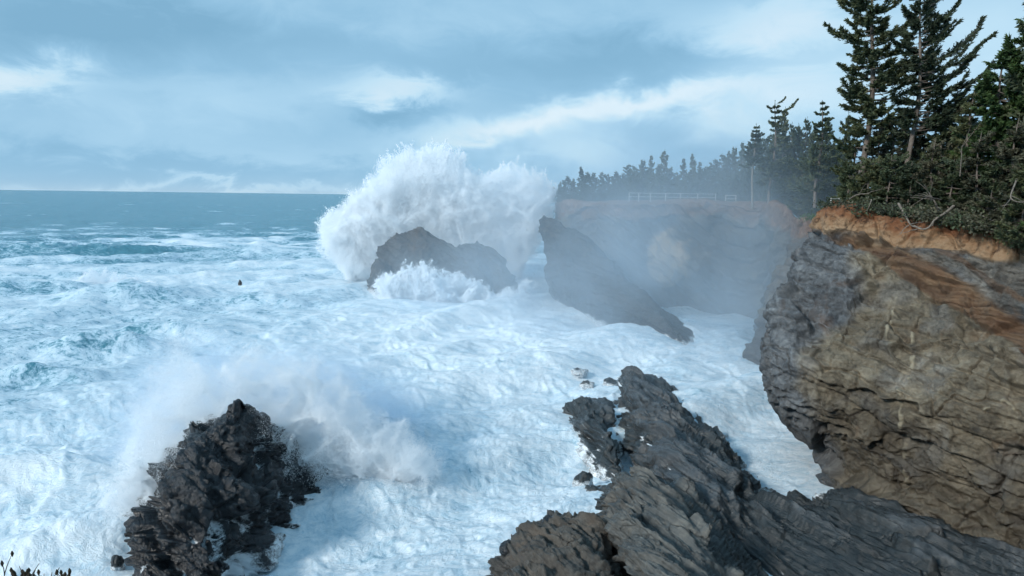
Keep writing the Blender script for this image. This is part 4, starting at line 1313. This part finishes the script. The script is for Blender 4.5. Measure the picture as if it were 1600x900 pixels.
# ------------------------------------------------------------------ fences
def box(c, sx, sy, sz):
    v = np.array([[x, y, z] for x in (-.5, .5) for y in (-.5, .5) for z in (-.5, .5)]) * [sx, sy, sz] + c
    f = np.array([[0, 1, 3, 2], [4, 6, 7, 5], [0, 4, 5, 1], [2, 3, 7, 6], [0, 2, 6, 4], [1, 5, 7, 3]])
    return v, f
def fence(pts, label, zt, h=1.25, rails=(.45, .95), pr=.09, rr=.06):
    root = bpy.data.objects.new('wooden_fence', None); COL.objects.link(root)
    root.location = pts[0]
    o = np.array(pts[0])
    for i, q in enumerate(pts):
        v, f = tube(np.array([[0, 0, -.3], [0, 0, h * .5], [0, 0, h]]) + np.array(q) - o, [pr, pr, pr * .9], 6)
        cap = np.arange(12, 18)[None, :]
        po = mesh_obj('post', v, f, MATS['fence_wood'], root)
    for a, b in zip(pts[:-1], pts[1:]):
        a = np.array(a) - o; b = np.array(b) - o
        for r in rails:
            v, f = tube(np.array([a + [0, 0, r * h], (a + b) / 2 + [0, 0, r * h - .03], b + [0, 0, r * h]]), [rr, rr, rr], 5)
            mesh_obj('rail', v, f, MATS['fence_wood'], root)
    tag(root, label, 'fence')
def fences():
    pl = []
    for px in (983, 998, 1016, 1040, 1063, 1090, 1118):
        b = PD(px, 308, np.interp(px, [983, 1118], [140, 143])); b[2] = 22.55
        pl.append(tuple(b))
    fence(pl, 'pale wooden rail fence along the far cliff edge, long left run', 0, 1.5)
    pl = []
    for px in (1134, 1150):
        b = PD(px, 308, np.interp(px, [1142, 1190], [141, 134])); b[2] = 22.4
        pl.append(tuple(b))
    fence(pl, 'short pale rail fence beside the bare trunked tree on the far cliff', 0, 1.4)
    a = PN(1298, 320, 61.6); b = a + np.array([-.3, 2.6, 0.0]); c = a + np.array([.9, .5, 0])
    a[2] = 22.1; b[2] = 22.1; c[2] = 22.1
    fence([tuple(a), tuple(c)], 'weathered fence end with a pale post at the near cliff corner', 0, 1.1, pr=.06, rr=.03)
fences()

# ------------------------------------------------------------------ spray
def droplets(name, pts, rad, label):
    me = bpy.data.meshes.new(name)
    pts = np.asarray(pts, np.float32)
    me.vertices.add(len(pts)); me.vertices.foreach_set('co', pts.ravel())
    a = me.attributes.new('rad', 'FLOAT', 'POINT'); a.data.foreach_set('value', np.asarray(rad, np.float32))
    me.materials.append(MATS['spray_droplets'])
    o = bpy.data.objects.new(name, me); COL.objects.link(o)
    ng = bpy.data.node_groups.new('droplet_points', 'GeometryNodeTree')
    ng.interface.new_socket('Geometry', in_out='INPUT', socket_type='NodeSocketGeometry')
    ng.interface.new_socket('Geometry', in_out='OUTPUT', socket_type='NodeSocketGeometry')
    i = ng.nodes.new('NodeGroupInput'); u = ng.nodes.new('NodeGroupOutput')
    mp = ng.nodes.new('GeometryNodeMeshToPoints'); na = ng.nodes.new('GeometryNodeInputNamedAttribute')
    na.data_type = 'FLOAT'; na.inputs[0].default_value = 'rad'
    sm = ng.nodes.new('GeometryNodeSetMaterial'); sm.inputs['Material'].default_value = MATS['spray_droplets']
    ng.links.new(i.outputs[0], mp.inputs['Mesh']); ng.links.new(na.outputs[0], mp.inputs['Radius'])
    ng.links.new(mp.outputs[0], sm.inputs[0]); ng.links.new(sm.outputs[0], u.inputs[0])
    md = o.modifiers.new('points', 'NODES'); md.node_group = ng
    tag(o, label, 'sea spray', None, 'stuff')
    return o

def plume(seed, topline, base_y, D, thick, njet, per, foot, rad, jetw, label, fan=.55, lo=.35, name='sea_spray', pw=.5, clump=0.0, cs=.02, spikes=0, turb=0.0, tsc=6.0):
    rg = np.random.RandomState(seed)
    tx = np.array([q[0] for q in topline], float); ty = np.array([q[1] for q in topline], float)
    pts, rr = [], []
    for j in range(njet):
        px = rg.uniform(tx[0], tx[-1])
        yt = np.interp(px, tx, ty)
        hgt = lo + (1 - lo) * rg.uniform() ** pw
        py = base_y + (yt - base_y) * hgt
        dd = rg.normal(0, thick)
        tip = PD(px, py, D + dd)
        bx = foot + (px - foot) * fan
        bs = PD(bx, base_y, D + dd * .8); bs[2] = max(-.5, bs[2] - 1)
        n = int(per * rg.uniform(.5, 1.5) * (1 if clump <= 0 else max(.05, 1 + clump * float(perlin(np.array([[px * cs, dd * .4, seed * 3.3]]))[0]))))
        t = rg.uniform(0, 1, n) ** .8
        # ballistic arc: leaves steeply, flattens out at the tip
        c = bs + (tip - bs) * np.stack([t ** 1.25, t, 1 - (1 - t) ** 1.7], 1)
        wdt = jetw * (.35 + 1.0 * t) * rg.uniform(.5, 1.3)
        c = c + rg.normal(0, 1, (n, 3)) * (wdt * (1 - .75 * t ** 3))[:, None]
        pts.append(c); rr.append(rad * rg.uniform(.4, 1.3, n) * (1 - .35 * t))
    for j in range(spikes):
        px = rg.uniform(tx[0], tx[-1]); yt = np.interp(px, tx, ty)
        dd = rg.normal(0, thick * .6)
        k0 = rg.uniform(.7, .95); k1 = rg.uniform(.98, 1.07)
        bx = foot + (px - foot) * fan
        a = PD(bx + (px - bx) * k0, base_y + (yt - base_y) * k0, D + dd)
        b = PD(bx + (px - bx) * k1 + rg.normal(0, 4), base_y + (yt - base_y) * k1, D + dd)
        n = int(per * .35)
        t = rg.uniform(0, 1, n)
        c = a + (b - a) * t[:, None] + rg.normal(0, 1, (n, 3)) * (jetw * .6 * (1 - .8 * t))[:, None]
        pts.append(c); rr.append(rad * rg.uniform(.5, 1.4, n))
    pts = np.concatenate(pts); rr = np.concatenate(rr)
    if turb:
        q = pts / tsc
        pts = pts + turb * np.stack([fbm(q + 3, 2), fbm(q + 13, 2), fbm(q + 23, 2)], 1)
    ok = pts[:, 2] > -.3
    return droplets(name, pts[ok], rr[ok], label)

def puff(seed, spots, n, rad, label, name='sea_spray'):
    """low churned spray: spots are (px, py, z-centre, rx, ry, rz, weight)"""
    rg = np.random.RandomState(seed)
    wsum = sum(s[-1] for s in spots)
    pts, rr = [], []
    for (px, py, zc, rx, ry, rz, wt) in spots:
        c = P(px, py, 0); k = int(n * wt / wsum)
        q = rg.normal(0, 1, (k, 3)) * np.array([rx, ry, rz]) * .55
        nz = fbm(q / np.array([rx, ry, rz]) * 2.0 + px, 3)
        q = q[nz > rg.uniform(-.6, .3, k)]
        q[:, 2] = np.abs(q[:, 2])
        pts.append(q + c + np.array([0, 0, zc])); rr.append(rad * rg.uniform(.5, 1.3, len(q)))
    return droplets(name, np.concatenate(pts), np.concatenate(rr), label)

def spray():
    plume(1, [(497, 355), (515, 335), (535, 322), (548, 296), (560, 306), (570, 294), (585, 268), (592, 250), (615, 244), (637, 230), (650, 240), (675, 228), (690, 230), (700, 242), (722, 242),
              (728, 262), (745, 272), (765, 270), (790, 268), (805, 262), (830, 268), (850, 278), (866, 292), (868, 330)],
          432, 184, 6.0, 4600, 400, 670, .066, 1.05, 'huge white plume of a wave bursting behind the hump backed rock', fan=.72, clump=.8, cs=.05, spikes=130, turb=2.0, tsc=7.0)
    plume(2, [(585, 440), (610, 425), (640, 415), (660, 412), (690, 425), (720, 428), (745, 440), (775, 462), (800, 455), (830, 440)], 485, 148, 3.0, 900, 260, 690, .055, .6,
          'low white surf bursting along the foot of the hump backed rock', lo=.1, fan=.9, clump=1.8, cs=.06, spikes=90, turb=1.6, tsc=3.0)
    plume(3, [(190, 720), (215, 640), (240, 580), (275, 545), (320, 570), (355, 560), (400, 545), (440, 570), (480, 560), (520, 580), (570, 625), (620, 670), (690, 722)], 740, 53, 2.0, 3600, 420, 390, .0165, .8,
          'white spray thrown up behind the jagged black rock', fan=.8, lo=.1, clump=1.6, cs=.03, pw=.8, spikes=160, turb=1.15, tsc=2.8)
    plume(5, [(170, 790), (190, 750), (210, 720), (235, 700), (265, 690), (285, 700)], 815, 45, 1.0, 900, 300, 240, .015, .6, 'white spray along the left flank of the jagged black rock', fan=.8, lo=.1, clump=1.4, cs=.05, spikes=60, turb=1.0, tsc=1.8)
    plume(4, [(115, 440), (140, 425), (165, 421), (190, 432), (225, 440), (250, 450)], 468, 165, 2.0, 300, 200, 190, .06, .6, 'small breaker throwing spray on the far left', lo=.1, fan=.9, clump=1.5, cs=.06, turb=1.5, tsc=3.0)
spray()

# ------------------------------------------------------------------ drifting mist
def mist(name, box_lo, box_hi, blobs, dens, label, nscale, color=(.78, .90, 1.0), aniso=.2, step=1.0):
    lo, hi = np.array(box_lo, float), np.array(box_hi, float)
    v = np.array([[x, y, z] for x in (lo[0], hi[0]) for y in (lo[1], hi[1]) for z in (lo[2], hi[2])])
    f = np.array([[0, 1, 3, 2], [4, 6, 7, 5], [0, 4, 5, 1], [2, 3, 7, 6], [0, 2, 6, 4], [1, 5, 7, 3]])
    m, t = new_mat(name)
    p = pos(t)
    tot = None
    for (c, r, a) in blobs:
        d = t.vm('DIVIDE', t.vm('SUBTRACT', p, tuple(c)), tuple(r))
        q = t.vm('DOT_PRODUCT', d, d)
        g = t.m('MULTIPLY', t.m('EXPONENT', t.m('MULTIPLY', q, -1.0)), a)
        tot = g if tot is None else t.m('ADD', tot, g)
    n = t.noise(p, nscale, 4, .6, .6)
    tot = t.m('MULTIPLY', tot, t.mr(n, .3, .7, .25, 1.75))
    tot = t.m('MULTIPLY', t.m('MAXIMUM', t.m('SUBTRACT', tot, .03), 0), dens)
    vol = t.n('ShaderNodeVolumePrincipled', {'Color': color, 'Density': tot, 'Anisotropy': aniso})
    t.n('ShaderNodeOutputMaterial', {'Volume': vol})
    o = mesh_obj(name, v, f, m, smooth=False)
    tag(o, label, None, None, 'stuff')
    return o
def all_mist():
    def X(px, D): return PD(px, 310, D)[0]
    mist('sea_mist', (-75, 54, -1), (80, 188, 48),
         [((X(1060, 112), 112, 8), (26, 24, 15), .75), ((X(1180, 100), 100, 6), (14, 22, 14), .7), ((X(1040, 68), 70, 2), (14, 10, 6), .35), ((X(930, 125), 125, 6), (24, 22, 12), .8),
          ((X(1090, 128), 130, 24), (34, 24, 10), .85), ((X(815, 165), 164, 12), (13, 12, 13), .55), ((X(760, 140), 140, 5), (24, 16, 12), .8), ((X(650, 150), 150, 4), (20, 14, 8), .5)],
         0.0185, 'blue grey spray mist drifting across the cove', .07)
    g = lambda px, py, D: tuple(PD(px, py, D))
    c = P(400, 690, 0)
    mist('spray_mist', (c[0] - 20, c[1] - 10, -.5), (c[0] + 26, c[1] + 24, 15),
         [((P(300, 660, 3)[0] - 1, P(300, 660, 3)[1] + 4, 3.0), (5.5, 4.5, 4.6), 1.0), ((P(470, 650, 3)[0], P(470, 650, 3)[1] + 3, 3.0), (6.5, 4.5, 4.2), .9),
          ((P(560, 670, 2)[0], P(560, 670, 2)[1] + 2, 2.0), (6, 4, 3.0), .6), ((P(225, 740, 1)[0] - .5, P(225, 740, 1)[1], 1.5), (2.2, 3, 2.6), .7)],
         0.36, 'soft white mist around the jagged black rock', .25)
all_mist()
